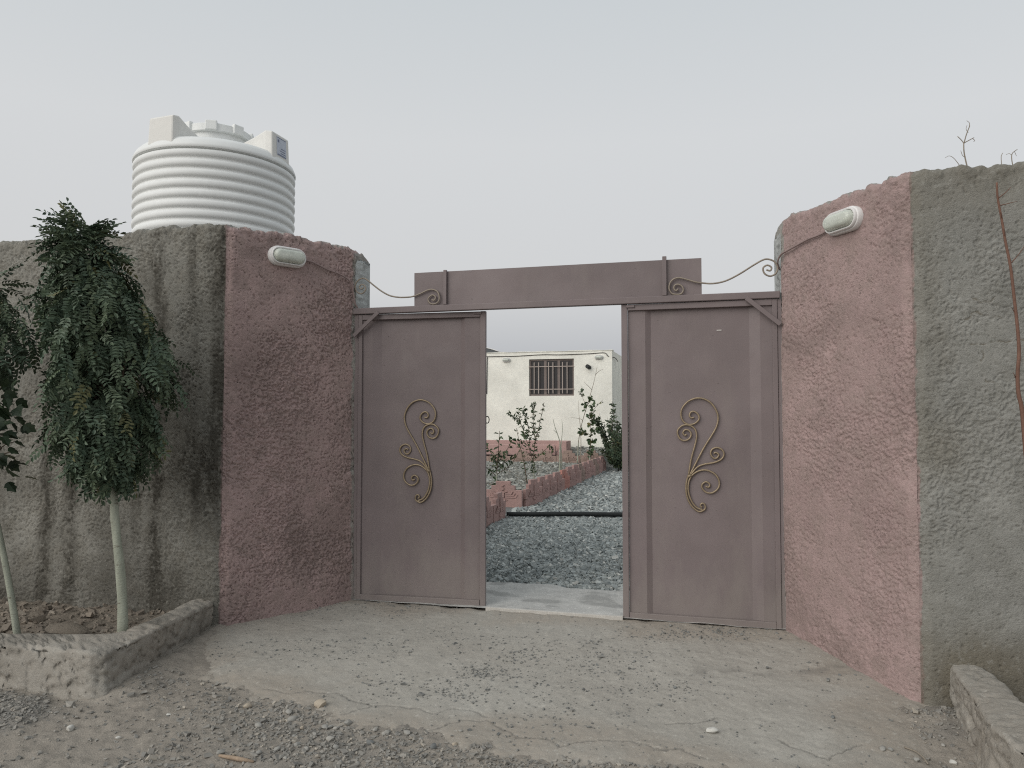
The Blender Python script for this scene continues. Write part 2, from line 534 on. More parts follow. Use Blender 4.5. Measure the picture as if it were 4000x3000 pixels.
def apron_sd(X, Y):
    jx = 0.05 * fbm(X * 9, Y * 9, 0.3, 3, 5)
    jy = 0.06 * fbm(X * 8, Y * 8, 4.7, 3, 9)
    return poly_sd(X + jx, Y + jy, APRON)

def crack_d(X, Y):
    d = np.full(X.shape, 9.0)
    jx = 0.014 * fbm(X * 22, Y * 22, 1.3, 3, 31)
    jy = 0.014 * fbm(X * 22, Y * 22, 7.7, 3, 37)
    for c in CRACKS:
        d = np.minimum(d, line_d(X + jx, Y + jy, c))
    return d

def apron_base(X, Y):
    """smooth top of the slab, sinking under the dirt at its broken rim"""
    sd = apron_sd(X, Y)
    return gz(X, Y) + 0.010 - 0.030 * sstep(0.10, -0.16, sd), sd

def apron_z(X, Y):
    b, sd = apron_base(X, Y)
    b = b + 0.006 * fbm(X * 2.5, Y * 2.5, 0, 3, 3) + 0.0022 * fbm(X * 26, Y * 26, 0, 3, 4)
    b = b - 0.006 * (1 - sstep(0.002, 0.009, crack_d(X, Y)))
    # shallow worn seam in front of the right-hand leaf
    return b - 0.008 * (1 - sstep(0.02, 0.12, line_d(X, Y, [(1.056, 4.70), (1.588, 4.73), (2.163, 4.79)])))

def apron_stain(X, Y):
    c = 0.75 * (1 - sstep(0.001, 0.007, crack_d(X, Y)))
    d = 0.45 * (1 - sstep(0.0, 0.12, line_d(X, Y, [(1.1, 4.72), (1.588, 4.73), (2.163, 4.79)]))) * sstep(-0.2, 0.5, fbm(X * 6, Y * 6, 0, 3, 77))
    return np.maximum(c, d)
def apron_dust(X, Y):
    # dirt carried in from the road and drifted against the walls, with ragged fingers
    sd = poly_sd(X, Y, APRON) + 0.22 * fbm(X * 2.2, Y * 3.0, 0, 4, 88)
    return 0.95 * sstep(0.42, 0.0, sd) + 0.4 * sstep(0.15, 0.9, fbm(X * 1.1, Y * 1.6, 3, 3, 89)) * sstep(0.6, -1.2, X)
tag(tensor_sheet('concrete_apron', np.arange(-2.36, 2.46, 0.0085), np.arange(3.3, 6.36, 0.0085), apron_z, M['apron'], {'stain': apron_stain, 'dust': apron_dust}), kind='structure')

HEAP = [(-3.2, 4.45), (-2.66, 4.36), (-2.45, 4.15), (-2.6, 3.98), (-3.3, 3.98)]
def dirt_base(X, Y):
    sd = apron_sd(X, Y)
    z = gz(X, Y) + 0.002 - 0.045 * sstep(-0.04, 0.34, sd)
    z = z + 0.035 * (1 - sstep(0.0, 0.22, np.abs(X + 2.22 - 0.12 * (Y - 4.4)))) * sstep(4.2, 4.5, Y)
    z = z + 0.045 * (1 - sstep(0.0, 0.35, np.hypot(X - 2.28, (Y - 4.0) * 0.7)))
    return z + 0.03 * sstep(-0.1, 0.12, poly_sd(X, Y, HEAP))

def dirt_z(X, Y):
    return dirt_base(X, Y) + 0.009 * fbm(X * 3.5, Y * 3.5, 0, 3, 21) + 0.006 * fbm(X * 17, Y * 17, 0, 3, 22) + 0.0035 * fbm(X * 55, Y * 55, 0, 2, 23)

def dirt_stain(X, Y):
    a = 0.6 * sstep(-0.08, 0.08, poly_sd(X, Y, HEAP) + 0.05 * fbm(X * 8, Y * 8, 0, 2, 3))
    b = 0.5 * sstep(0.1, 0.7, fbm(X * 2.2 + 3, Y * 3.0, 0, 3, 41)) * sstep(-1.9, -0.4, X)
    return np.maximum(a, b)
tag(tensor_sheet('dirt_road', np.arange(-5.0, 4.4, 0.0125), np.arange(2.5, 5.55, 0.0125), dirt_z, M['dirt'], {'stain': dirt_stain}), kind='structure')

# yard: drive level, raised bed on the left, terrace by the house (all in gate-aligned u, v)
UROW = -0.19
def yard_sheet(name, us, vs, zf, mat, stain=None):
    U, Vv = np.meshgrid(us, vs)
    P = GO[None, None] + U[..., None] * GE + Vv[..., None] * GN
    Z = zf(U, Vv)
    V = np.concatenate([P, Z[..., None]], -1).reshape(-1, 3)
    at = {'stain': stain(U, Vv).reshape(-1)} if stain else {}
    return np_mesh(name, V, grid_faces(len(vs), len(us)), mat, None, True, at)

def drive_z(U, Vv):
    return -0.012 + 0.010 * fbm(U * 1.5, Vv * 1.5, 0, 3, 51) + 0.006 * fbm(U * 9, Vv * 9, 0, 2, 52)
tag(yard_sheet('gravel_yard', np.linspace(-8, 9, 200), np.concatenate([np.linspace(0.25, 9, 180), np.linspace(9.1, 34, 120)]), drive_z, M['yard']), kind='structure')

def slab_z(U, Vv):
    edge = 0.92 + 0.05 * fbm(U * 3, U * 0, 0, 3, 61) - Vv
    return 0.012 * sstep(-0.03, 0.05, edge) - 0.03 * sstep(0.0, -0.06, edge) + 0.0035 * fbm(U * 5, Vv * 5, 0, 3, 62) + 0.001 * fbm(U * 40, Vv * 40, 0, 2, 63) - 0.005 * (1 - sstep(0.003, 0.012, line_d(U, Vv, [(1.25, 0.95), (1.38, 0.6), (1.30, 0.3), (1.5, 0.02)]))) - 0.005 * (1 - sstep(0.003, 0.012, line_d(U + 0.02 * fbm(U * 9, Vv * 9, 0, 2, 8), Vv, [(2.0, 0.95), (2.07, 0.7), (2.02, 0.5), (2.3, 0.2)])))
tag(yard_sheet('yard_slab', np.arange(-0.15, 3.5, 0.012), np.arange(-0.018, 1.08, 0.012), slab_z, M['slab'], lambda U, Vv: 0.55 * sstep(0.15, 0.75, fbm(U * 4, Vv * 6, 0, 4, 64))), kind='structure')

def bed_z(U, Vv):
    return 0.10 + 0.012 * (Vv - 6.7) + 0.02 * fbm(U * 1.2, Vv * 1.2, 0, 3, 71)
tag(yard_sheet('planting_bed', np.linspace(-7, UROW - 0.03, 90), np.linspace(6.68, 15.36, 120), bed_z, M['soil']), kind='structure')
def terr_z(U, Vv):
    return 0.40 + 0.16 * sstep(15.4, 16.8, Vv) + 0.02 * fbm(U * 3, Vv * 3, 0, 3, 72)
tag(yard_sheet('terrace', np.linspace(-7, UROW - 0.04, 60), np.linspace(15.42, 16.95, 20), terr_z, M['yard']), kind='structure')

# ------------------------------------------------------------------ boundary walls
WALL_H = 2.92
def wall_face(name, A, B, nA, nB, n, base_z, mat, parent, res, dA, dB, dmid, seed, stain_f=None, gate_end=None, amp=1.0, drop=0.10, fine_to=9.0, cracks=()):
    """rough-cast wall segment A->B with a crumbling rounded top; nA, nB are the mitred normals at its ends"""
    A, B = np.array(A), np.array(B)
    L = np.hypot(*(B - A))
    lf_ = min(L, fine_to)
    s = np.linspace(0, lf_, int(lf_ / res) + 1)
    if L > lf_:
        s = np.concatenate([s, np.linspace(lf_, L, int((L - lf_) / 0.03) + 2)[1:]])
    zr = np.arange(base_z, WALL_H - 0.05, res)
    prof = [(0.0, z - WALL_H) for z in zr]
    for k in range(7):
        a = k / 6 * math.pi / 2
        prof.append((0.045 * (1 - math.cos(a)) / 0.24, -0.045 + 0.045 * math.sin(a)))
    prof += [(x, 0.004) for x in np.linspace(0.25, 0.80, 10)] + [(0.95, -0.02), (1.0, -0.06), (1.0, -1.4), (1.0, base_z - WALL_H)]
    prof = np.array(prof)
    S, K = np.meshgrid(s, np.arange(len(prof)))
    D, ZZ = prof[K, 0], prof[K, 1]
    wa = (1 - sstep(0, 0.07, S))[..., None]
    wb = (1 - sstep(0, 0.07, L - S))[..., None]
    N = np.array(n)[None, None] * (1 - wa - wb) + np.array(nA)[None, None] * wa + np.array(nB)[None, None] * wb
    da = (1 - sstep(0, 0.30, S))[..., None]
    db = (1 - sstep(0, 0.30, L - S))[..., None]
    DV = np.array(dmid)[None, None] * (1 - da - db) + np.array(dA)[None, None] * da + np.array(dB)[None, None] * db
    P0 = A[None, None] + (B - A)[None, None] * (S / L)[..., None]
    X0, Y0 = P0[..., 0], P0[..., 1]
    top = WALL_H + 0.022 * fbm(X0 * 2.3, Y0 * 2.3, 0, 3, 7) + 0.012 * fbm(X0 * 14, Y0 * 14, 0, 3, 8)
    if gate_end is not None:
        dist = S if gate_end == 'A' else L - S
        q = np.clip(1 - dist / (drop * 1.3), 0, 1)
        top = top - drop * (1 - np.sqrt(np.clip(1 - q * q, 0, 1)))
    Z = np.where(D < 1.0, top + ZZ, top + ZZ)
    Z[0] = base_z
    # corners worn round
    rnd = -0.022 * (wa[..., 0] * (gate_end != 'A') + wb[..., 0] * (gate_end != 'B'))
    # rough-cast relief: flecked, lying in ledges, rough and smoother patches
    X3, Y3 = X0 + DV[..., 0] * D, Y0 + DV[..., 1] * D
    patch = sstep(-0.55, 0.65, fbm(X3 * 2.2, Y3 * 2.2, Z * 2.2, 3, seed))
    low = 0.012 * fbm(X3 * 1.3, Y3 * 1.3, Z * 1.3, 2, 1) + 0.006 * fbm(X3 * 6, Y3 * 6, Z * 6, 2, 2)
    # plateaus broken by small sharp pits and ledges, closer together in the rough patches
    f1 = fbm(X3 * 70 + 1.6 * fbm(X3 * 12, Y3 * 12, Z * 12, 2, 16), Y3 * 70, Z * 84 + 1.6 * fbm(X3 * 12, Y3 * 12, Z * 12, 2, 17), 2, 13, 0.8)
    f2 = fbm(X3 * 12, Y3 * 12, Z * 17, 3, 14, 0.6)
    pit = sstep(-0.05, -0.62, f1 + 0.62 - 0.85 * patch)
    fine = -0.0100 * pit + 0.0022 * f1 + 0.0030 * patch * f2
    crumb = 0.012 * sstep(-0.20, -0.02, ZZ) * fbm(X3 * 22, Y3 * 22, Z * 22, 3, 15)
    ck = np.zeros(S.shape)
    for c in cracks:
        cd = line_d(S + 0.010 * fbm(S * 25, Z * 25, 2, 3, 51), Z + 0.014 * fbm(S * 25, Z * 25, 6, 3, 52), c)
        ck = np.maximum(ck, (1 - sstep(0.0005, 0.0052, cd)) * sstep(-0.5, 0.15, fbm(S * 18, Z * 18, 3, 2, 57)))
    H = (low + (fine + crumb) * amp + rnd - 0.006 * ck)
    tb = sstep(0.05, 0.3, D)
    Px = X3 + N[..., 0] * H * (1 - tb)
    Py = Y3 + N[..., 1] * H * (1 - tb)
    Z = Z + np.where(ZZ > -0.03, (fine * 1.2 + crumb) * amp, 0)
    V = np.stack([Px, Py, Z], -1).reshape(-1, 3)
    st = stain_f(S, Z) if stain_f else np.zeros(S.shape)
    st = np.maximum(st, 0.8 * ck)
    # ragged paint edge at the corner, bare cement at the crown and by the gate
    rag = 0.012 * fbm(X3 * 16, Y3 * 16, Z * 16, 3, seed + 40)
    if gate_end:
        sec = np.maximum(sstep(-0.015, 0.0, ZZ + rag * 2.0 - 0.003), sstep(0.034, 0.018, S + rag) * (1.0 if seed < 105 else sstep(2.5, 2.7, Z)))
    else:
        sec = sstep(0.012, 0.004, S + rag * 1.3 - 0.004)
    o = np_mesh(name, V, grid_faces(len(prof), len(s)), mat, parent, True, {'stain': st.reshape(-1), 'second': sec.reshape(-1)})
    return o, np.stack([Px, Py, Z], -1)

def end_cap(name, G, col, mat, parent, out):
    """closes a wall end between its front and back edge"""
    front = G[:, col, :]
    nf = len(front)
    half = nf - 10
    n = 22
    back_top = front[half]
    rows = []
    for k in range(0, half, 2):
        a = front[k]
        zb = a[2]
        b = np.array([front[-1][0], front[-1][1], min(zb, back_top[2] - 0.0)])
        t = np.linspace(0, 1, n)[:, None]
        rows.append(a[None] * (1 - t) + b[None] * t)
    P = np.array(rows)
    d = 0.008 * fbm(P[..., 0] * 30, P[..., 1] * 30, P[..., 2] * 40, 3, 19) * np.sin(np.linspace(0, math.pi, n))[None]
    P[..., 0] += out[0] * d
    P[..., 1] += out[1] * d
    np_mesh(name, P.reshape(-1, 3), grid_faces(P.shape[0], n), mat, parent, True, {'stain': 0.5 * sstep(0.1, 0.8, fbm(P[..., 0] * 9, P[..., 1] * 9, P[..., 2] * 5, 3, 3)).reshape(-1)})

def unit(v):
    v = np.array(v, float)
    return v / np.linalg.norm(v)

# left wall: gate end -> corner -> far left
LG, LC, LF = np.array([-1.300, 6.276]), np.array([-2.10, 5.52]), np.array([-5.6, 6.456])
dl = unit(LC - LG)
n1 = np.array([-dl[1], dl[0]])
n1 = n1 if n1 @ np.array([1, -1]) > 0 else -n1
d2 = unit(LF - LC)
n2 = np.array([-d2[1], d2[0]])
n2 = n2 if n2[1] < 0 else -n2
nm = unit(n1 + n2)
def left_stain(S, Z):
    st = 0
    for c, w, z0, z1, k in ((0.07, 0.10, 0.9, 3.0, 0.7), (0.30, 0.05, 1.2, 3.0, 0.55), (0.56, 0.055, 0.05, 3.0, 0.95), (0.74, 0.05, 0.6, 2.6, 0.6), (1.33, 0.06, 0.1, 1.7, 0.9), (1.56, 0.06, 0.1, 1.8, 0.85), (2.2, 0.15, 0.0, 2.0, 0.5), (0.2, 0.22, 0.7, 1.9, 0.55)):
        x = S - c + 0.035 * fbm(S * 0, Z * 2.0, c * 37, 3, 5) + 0.030 * fbm(S * 30, Z * 12, c, 3, 7)
        st = st + k * np.exp(-(x / w) ** 2) * sstep(z0 - 0.25, z0 + 0.15, Z) * (1 - sstep(z1 - 0.2, z1 + 0.25, Z))
    st = st * np.clip(0.92 + 0.5 * fbm(S * 14, Z * 4.0, 0, 3, 6) + 0.45 * fbm(S * 60, Z * 60, 0, 2, 8), 0, 1.3)
    st = st + 0.35 * sstep(0.1, 0.8, fbm(S * 2, Z * 1.5, 3, 4, 9)) + 0.4 * sstep(0.75, 0.1, Z + 0.2 * fbm(S * 3, Z * 3, 1, 3, 19))
    # a paler, less weathered patch near the corner
    st = st * (1 - 0.7 * np.exp(-((S - 0.22) / 0.12) ** 2 - ((Z - 1.75) / 0.35) ** 2))
    return np.clip(st, 0, 0.92)
def pink_stain(S, Z):
    a = 0.55 * sstep(-0.2, 0.6, fbm(S * 2.4, Z * 2.0, 1, 4, 12) + 0.55 * fbm(S * 45, Z * 60, 1, 2, 18)) * (1 - 0.75 * sstep(1.9, 2.3, Z))
    b = 0.55 * sstep(0.35, 0.8, fbm(S * 4, Z * 4, 2, 3, 14)) * sstep(2.3, 2.6, Z)
    return np.clip(a + b, 0, 0.8)
def pink_stain_r(S, Z):
    a = 0.40 * sstep(0.2, 0.9, fbm(S * 2.6, Z * 2.0, 5, 4, 22) + 0.5 * fbm(S * 45, Z * 60, 1, 2, 18))
    b = 0.45 * np.exp(-((Z - 2.05 - 0.1 * fbm(S * 5, S * 0, 0, 2, 2)) / 0.10) ** 2) * (1 - sstep(0.5, 0.9, S))
    return np.clip(a + b, 0, 0.7)
wall_l = tag(empty('boundary_wall', (-2.10, 5.52, 0)), 'rough wall left of the gate, pink beside the gate and stained grey behind the tree', 'wall')
def keep_parent(o, p):
    o.parent = p
    o.matrix_parent_inverse = Matrix.Translation(-Vector(p.location))
    return o
dvg = np.array([0.075, 0.225])
o, G = wall_face('pink_face', LG, LC, n1, nm, n1, -0.25, M['pink'], None, 0.0062, dvg, -nm * 0.27, -n1 * 0.24, 101, pink_stain, 'A', 0.85, 0.085)
keep_parent(o, wall_l)
end_cap('end_face', G, 0, M['pale'], None, (0.96, -0.26))
keep_parent(bpy.data.objects['end_face'], wall_l)
o, _ = wall_face('grey_face', LC, LF, nm, n2, n2, -0.25, M['grey'], None, 0.0070, -nm * 0.27, -n2 * 0.24, -n2 * 0.24, 103, left_stain, None, 0.75, fine_to=2.3, cracks=[[(0.62, 0.62), (0.61, 0.52), (0.63, 0.45)]])
keep_parent(o, wall_l)

# right wall: gate end -> corner -> far right
RG, RC, RF = np.array([1.926, 5.395]), np.array([2.262, 4.275]), np.array([4.6, 3.76])
dl = unit(RC - RG)
n1 = np.array([-dl[1], dl[0]])
n1 = n1 if n1[0] < 0 else -n1
d2 = unit(RF - RC)
n2 = np.array([-d2[1], d2[0]])
n2 = n2 if n2[1] < 0 else -n2
nm = unit(n1 + n2)
def right_stain(S, Z):
    a = 0.6 * (1 - sstep(0.15, 0.55, Z - 0.1 * fbm(S * 4, S * 0, 0, 2, 3))) + 0.5 * np.exp(-((Z - 1.33) / 0.16) ** 2 - ((S - 0.13) / 0.13) ** 2)
    b = 0.55 * sstep(2.55, 2.95, Z + 0.08 * fbm(S * 6, Z * 6, 0, 2, 5))
    c = 0.3 * sstep(0.1, 0.9, fbm(S * 2.5, Z * 1.6, 9, 4, 25))
    return np.clip(a + b + c, 0, 0.85)
wall_r = tag(empty('boundary_wall', (2.262, 4.275, 0)), 'rough wall right of the gate, light pink inner face and greenish grey road face', 'wall')
o, G = wall_face('pink_face', RG, RC, n1, nm, n1, -0.25, M['pink'], None, 0.0062, np.array([0.030, 0.225]), -nm * 0.27, -n1 * 0.24, 111, pink_stain_r, 'A', 0.68, 0.11, cracks=[[(0.10, 2.06), (0.22, 2.03), (0.30, 2.07), (0.42, 2.05)], [(0.62, 1.02), (0.66, 0.94), (0.64, 0.88)], [(0.5, 0.62), (0.56, 0.55), (0.55, 0.5)]])
keep_parent(o, wall_r)
end_cap('end_face', G, 0, M['pale'], None, (-0.97, 0.2))
keep_parent(bpy.data.objects['end_face.001'], wall_r)
o, _ = wall_face('grey_face', RC, RF, nm, n2, n2, -0.25, M['grey_right'], None, 0.0060, -nm * 0.27, -n2 * 0.24, -n2 * 0.24, 113, right_stain, None, 0.58, fine_to=0.85, cracks=[[(0.27, 2.05), (0.33, 2.075), (0.40, 2.06), (0.46, 2.04)], [(0.30, 1.89), (0.36, 1.91), (0.43, 1.915), (0.50, 1.92), (0.56, 1.93)], [(0.36, 1.86), (0.355, 1.80), (0.37, 1.76)], [(0.36, 1.70), (0.44, 1.68), (0.47, 1.66)], [(0.31, 2.16), (0.38, 2.14), (0.45, 2.17)]])
keep_parent(o, wall_r)

# ------------------------------------------------------------------ planter curbs and soil
def curb(name, outer, inner, ztop, zbot, label, seed):
    """low cement curb between an outer and an inner polyline, slumped and pitted"""
    def resamp(pl, n):
        pl = np.array(pl)
        d = np.concatenate([[0], np.cumsum(np.hypot(*np.diff(pl, axis=0).T))])
        t = np.linspace(0, d[-1], n)
        return np.stack([np.interp(t, d, pl[:, 0]), np.interp(t, d, pl[:, 1])], -1)
    L = sum(math.hypot(b[0] - a[0], b[1] - a[1]) for a, b in zip(outer[:-1], outer[1:]))
    n = int(L / 0.013)
    O, I = resamp(outer, n), resamp(inner, n)
    rows = []
    nz = 26
    for k in range(nz):
        rows.append((0.0 + 0.02 * (1 - k / nz), k / nz))
    for k in range(1, 5):
        rows.append((-0.04 * k, 1.0 + 0.0 * k))
    cols = np.arange(n)
    G = []
    for k in range(nz):
        f = k / (nz - 1)
        xy = O - (I - O) * 0.16 * (1 - f) ** 2
        G.append(np.concatenate([xy, np.full((n, 1), zbot + (ztop - 0.02 - zbot) * f)], 1))
    for f, dz in ((0.015, -0.012), (0.045, -0.004), (0.09, 0.0), (0.17, 0.002), (0.25, 0.003), (0.33, 0.004), (0.4, 0.005), (0.48, 0.005), (0.55, 0.005), (0.7, 0.004), (0.85, -0.002), (0.95, -0.012), (1.0, -0.04), (1.02, -0.14), (1.02, -0.35)):
        G.append(np.concatenate([O * (1 - f) + I * f, np.full((n, 1), ztop + dz)], 1))
    G = np.array(G)
    X, Y, Z = G[..., 0], G[..., 1], G[..., 2]
    f_ = fbm(X * 26, Y * 26, Z * 40, 3, seed + 1, 0.6)
    d = 0.010 * fbm(X * 3, Y * 3, Z * 5, 2, seed) - 0.014 * sstep(-0.15, -0.6, f_) + 0.004 * f_ - 0.02 * sstep(0.25, 0.6, fbm(X * 5 + 2, Y * 5, Z * 14, 2, seed + 3)) * sstep(0.05, -0.05, Z)
    cen = I - O
    cen = cen / np.linalg.norm(cen, axis=1, keepdims=True)
    side = np.zeros((len(G), 1))
    side[:nz] = -1
    side[-3:] = 0.5
    G[..., 0] += cen[None, :, 0] * d * side
    G[..., 1] += cen[None, :, 1] * d * side
    G[nz:, :, 2] += d[nz:]
    st = 0.55 * sstep(0.0, 0.7, fbm(X * 3, Y * 3, Z * 4, 4, seed + 5))
    o = np_mesh(name, G.reshape(-1, 3), grid_faces(len(G), n), M['curb'], None, True, {'stain': st.reshape(-1)})
    return tag(o, label, 'curb')
curb('planter_curb', [(-2.14, 5.60), (-2.20, 5.15), (-2.27, 4.60), (-2.32, 4.40), (-2.40, 4.37), (-3.03, 4.54), (-5.0, 5.05)],
     [(-2.34, 5.66), (-2.38, 5.2), (-2.46, 4.86), (-2.50, 4.80), (-2.56, 4.79), (-3.12, 4.78), (-5.0, 5.28)], 0.165, -0.22,
     'low cracked cement curb round the planter under the leafy tree, left of the gate', 201)
curb('planter_curb', [(2.45, 4.33), (2.34, 4.04), (2.25, 3.77), (2.13, 3.45), (2.10, 3.27), (2.08, 2.6), (2.10, 1.2)],
     [(2.60, 4.33), (2.56, 4.01), (2.44, 3.61), (2.40, 3.35), (2.38, 3.15), (2.36, 2.6), (2.40, 1.2)], 0.135, -0.25,
     'low cement curb running from the greenish grey wall at the right edge', 231)

def soil(name, poly, z, seed):
    p = np.array(poly)
    X, Y = np.meshgrid(np.arange(p[:, 0].min(), p[:, 0].max(), 0.02), np.arange(p[:, 1].min(), p[:, 1].max(), 0.02))
    Z = z + 0.02 * fbm(X * 4, Y * 4, 0, 3, seed) + 0.020 * np.abs(fbm(X * 14, Y * 14, 0, 3, seed + 1)) - 0.3 * sstep(0.02, -0.03, poly_sd(X, Y, poly))
    tag(np_mesh(name, np.stack([X, Y, Z], -1).reshape(-1, 3), grid_faces(*X.shape), M['soil']), kind='structure')
soil('planter_soil', [(-2.25, 5.75), (-2.38, 4.72), (-3.1, 4.66), (-5.0, 5.15), (-5.0, 6.4)], 0.055, 301)
soil('planter_soil', [(2.5, 4.4), (2.3, 3.4), (2.25, 1.4), (4.4, 1.4), (4.4, 4.0)], -0.06, 311)

# ------------------------------------------------------------------ the gate
gate = tag(empty('metal_gate', W(0, 0, 0), GATE_ROT), 'brownish mauve sheet metal gate with bronze scrolls and an open middle', 'gate')
MB().box(-0.015, 0.022, 0.0, 0.05, -0.02, 2.345).build('jamb', M['gate'], gate, bevel=0.003)
MB().box(3.308, 3.335, 0.0, 0.05, -0.12, 2.343).build('jamb', M['gate'], gate, bevel=0.003)
MB().box(-0.02, 3.325, -0.022, 0.035, 2.346, 2.396).build('lintel', M['gate'], gate, bevel=0.005)
MB().bar((0.215, -0.034, 2.355), (-0.005, -0.034, 2.165), 0.030, 0.014).build('corner_brace', M['gate'], gate, bevel=0.002)
MB().bar((3.095, -0.034, 2.352), (3.325, -0.034, 2.155), 0.032, 0.014).build('corner_brace', M['gate'], gate, bevel=0.002)
MB().box(1.135, 2.195, -0.030, 0.0, -0.06, 0.026).build('threshold_rail', M['rail'], gate, bevel=0.003)

def sheet(name, us, zs, vf, mat, parent, thick, at=(0, 0, 0)):
    """thin pressed sheet in the u,z plane with front relief vf(U,Z)"""
    U, Z = np.meshgrid(us, zs)
    F = vf(U, Z)
    nr, nc = U.shape
    A = np.stack([U, F, Z], -1).reshape(-1, 3)
    B = np.stack([U, F + thick, Z], -1).reshape(-1, 3)
    V = np.concatenate([A, B])
    q = grid_faces(nr, nc)
    n = nr * nc
    idx = np.arange(n).reshape(nr, nc)
    rim = np.concatenate([idx[0, :], idx[1:, -1], idx[-1, ::-1][1:], idx[::-1, 0][1:]])
    r = np.stack([rim[:-1], rim[:-1] + n, rim[1:] + n, rim[1:]], -1)
    o = np_mesh(name, V, np.concatenate([q, q[:, ::-1] + n, r]), mat, parent, True)
    o.data.set_sharp_from_angle(angle=R(14))
    o.location = at
    return o

def rowspace(a, b, marks, step):
    s = sorted(set([a, b] + list(marks)))
    out = []
    for p, q in zip(s[:-1], s[1:]):
        k = max(1, int(abs(q - p) / step))
        out += list(np.linspace(p, q, k, endpoint=False))
    return np.array(out + [s[-1]])

hp = sheet('header_panel', np.linspace(0.516, 2.784, 60), np.linspace(2.3985, 2.668, 10),
           lambda U, Z: 0.004 + 0.003 * fbm(U * 3, Z * 3, 0, 2, 5), M['gate'], gate, 0.004)
MB().box(0.774, 0.800, -0.022, 0.001, 2.397, 2.676).build('post', M['gate'], hp, bevel=0.002)
MB().box(2.502, 2.532, -0.022, 0.001, 2.397, 2.690).build('post', M['gate'], hp, bevel=0.002)

SL = [(0.075, 2.569), (0.054, 2.555), (0.033, 2.57), (0.049, 2.592), (0.08, 2.583), (0.091, 2.549), (0.055, 2.516), (0.007, 2.538), (-0.004, 2.587), (0.022, 2.629), (0.064, 2.644), (0.101, 2.63), (0.159, 2.584), (0.232, 2.53), (0.304, 2.491), (0.376, 2.474), (0.438, 2.47), (0.509, 2.474), (0.579, 2.496), (0.639, 2.52), (0.684, 2.523), (0.724, 2.502), (0.739, 2.459), (0.729, 2.422), (0.69, 2.404), (0.652, 2.42), (0.644, 2.454), (0.679, 2.479), (0.707, 2.46), (0.694, 2.435), (0.674, 2.441)]
SR = [(2.616, 2.443), (2.601, 2.43), (2.586, 2.444), (2.59, 2.468), (2.613, 2.477), (2.643, 2.462), (2.653, 2.431), (2.636, 2.405), (2.602, 2.402), (2.569, 2.412), (2.55, 2.449), (2.56, 2.494), (2.59, 2.52), (2.63, 2.524), (2.69, 2.506), (2.737, 2.489), (2.78, 2.48), (2.862, 2.471), (2.953, 2.486), (3.051, 2.532), (3.148, 2.591), (3.212, 2.625), (3.25, 2.629), (3.294, 2.607), (3.312, 2.562), (3.299, 2.523), (3.261, 2.506), (3.223, 2.527), (3.214, 2.567), (3.243, 2.586), (3.271, 2.568), (3.262, 2.545), (3.236, 2.553)]
for P in (SL, SR):
    MB().tube(spline([(u, -0.014, z) for u, z in P], 4), 0.0062, 8).build('scroll_bracket', M['scroll'], gate, smooth=True)

ORN = [[(2.667, 1.062), (2.711, 1.151), (2.776, 1.276), (2.848, 1.393), (2.873, 1.458), (2.874, 1.517), (2.843, 1.582), (2.794, 1.623), (2.73, 1.636), (2.665, 1.612), (2.621, 1.561), (2.612, 1.509), (2.628, 1.465), (2.663, 1.443), (2.706, 1.447), (2.739, 1.476), (2.739, 1.509), (2.714, 1.535), (2.686, 1.535), (2.673, 1.509), (2.685, 1.491), (2.707, 1.495)],
       [(2.66, 1.055), (2.682, 1.187), (2.708, 1.282), (2.723, 1.356), (2.71, 1.41), (2.671, 1.436), (2.627, 1.436), (2.591, 1.406), (2.587, 1.369), (2.608, 1.333), (2.641, 1.324), (2.673, 1.341), (2.684, 1.374), (2.667, 1.399), (2.641, 1.403), (2.625, 1.381), (2.638, 1.362), (2.652, 1.37)],
       [(2.674, 1.07), (2.725, 1.129), (2.775, 1.152), (2.845, 1.166), (2.895, 1.19), (2.915, 1.226), (2.902, 1.259), (2.868, 1.275), (2.832, 1.262), (2.821, 1.229), (2.839, 1.2), (2.863, 1.198), (2.878, 1.222), (2.86, 1.239), (2.842, 1.231)],
       [(2.764, 0.819), (2.715, 0.838), (2.679, 0.888), (2.66, 0.953), (2.663, 1.019), (2.688, 1.07), (2.739, 1.104), (2.795, 1.109), (2.851, 1.081), (2.879, 1.031), (2.871, 0.98), (2.829, 0.946), (2.787, 0.949), (2.759, 0.977), (2.759, 1.006), (2.787, 1.025), (2.812, 1.007), (2.805, 0.986), (2.783, 0.992)],
       [(2.757, 0.838), (2.745, 0.85), (2.754, 0.867), (2.773, 0.862), (2.78, 0.836), (2.764, 0.816), (2.728, 0.809), (2.679, 0.851), (2.648, 0.923), (2.645, 1.004), (2.66, 1.07)]]

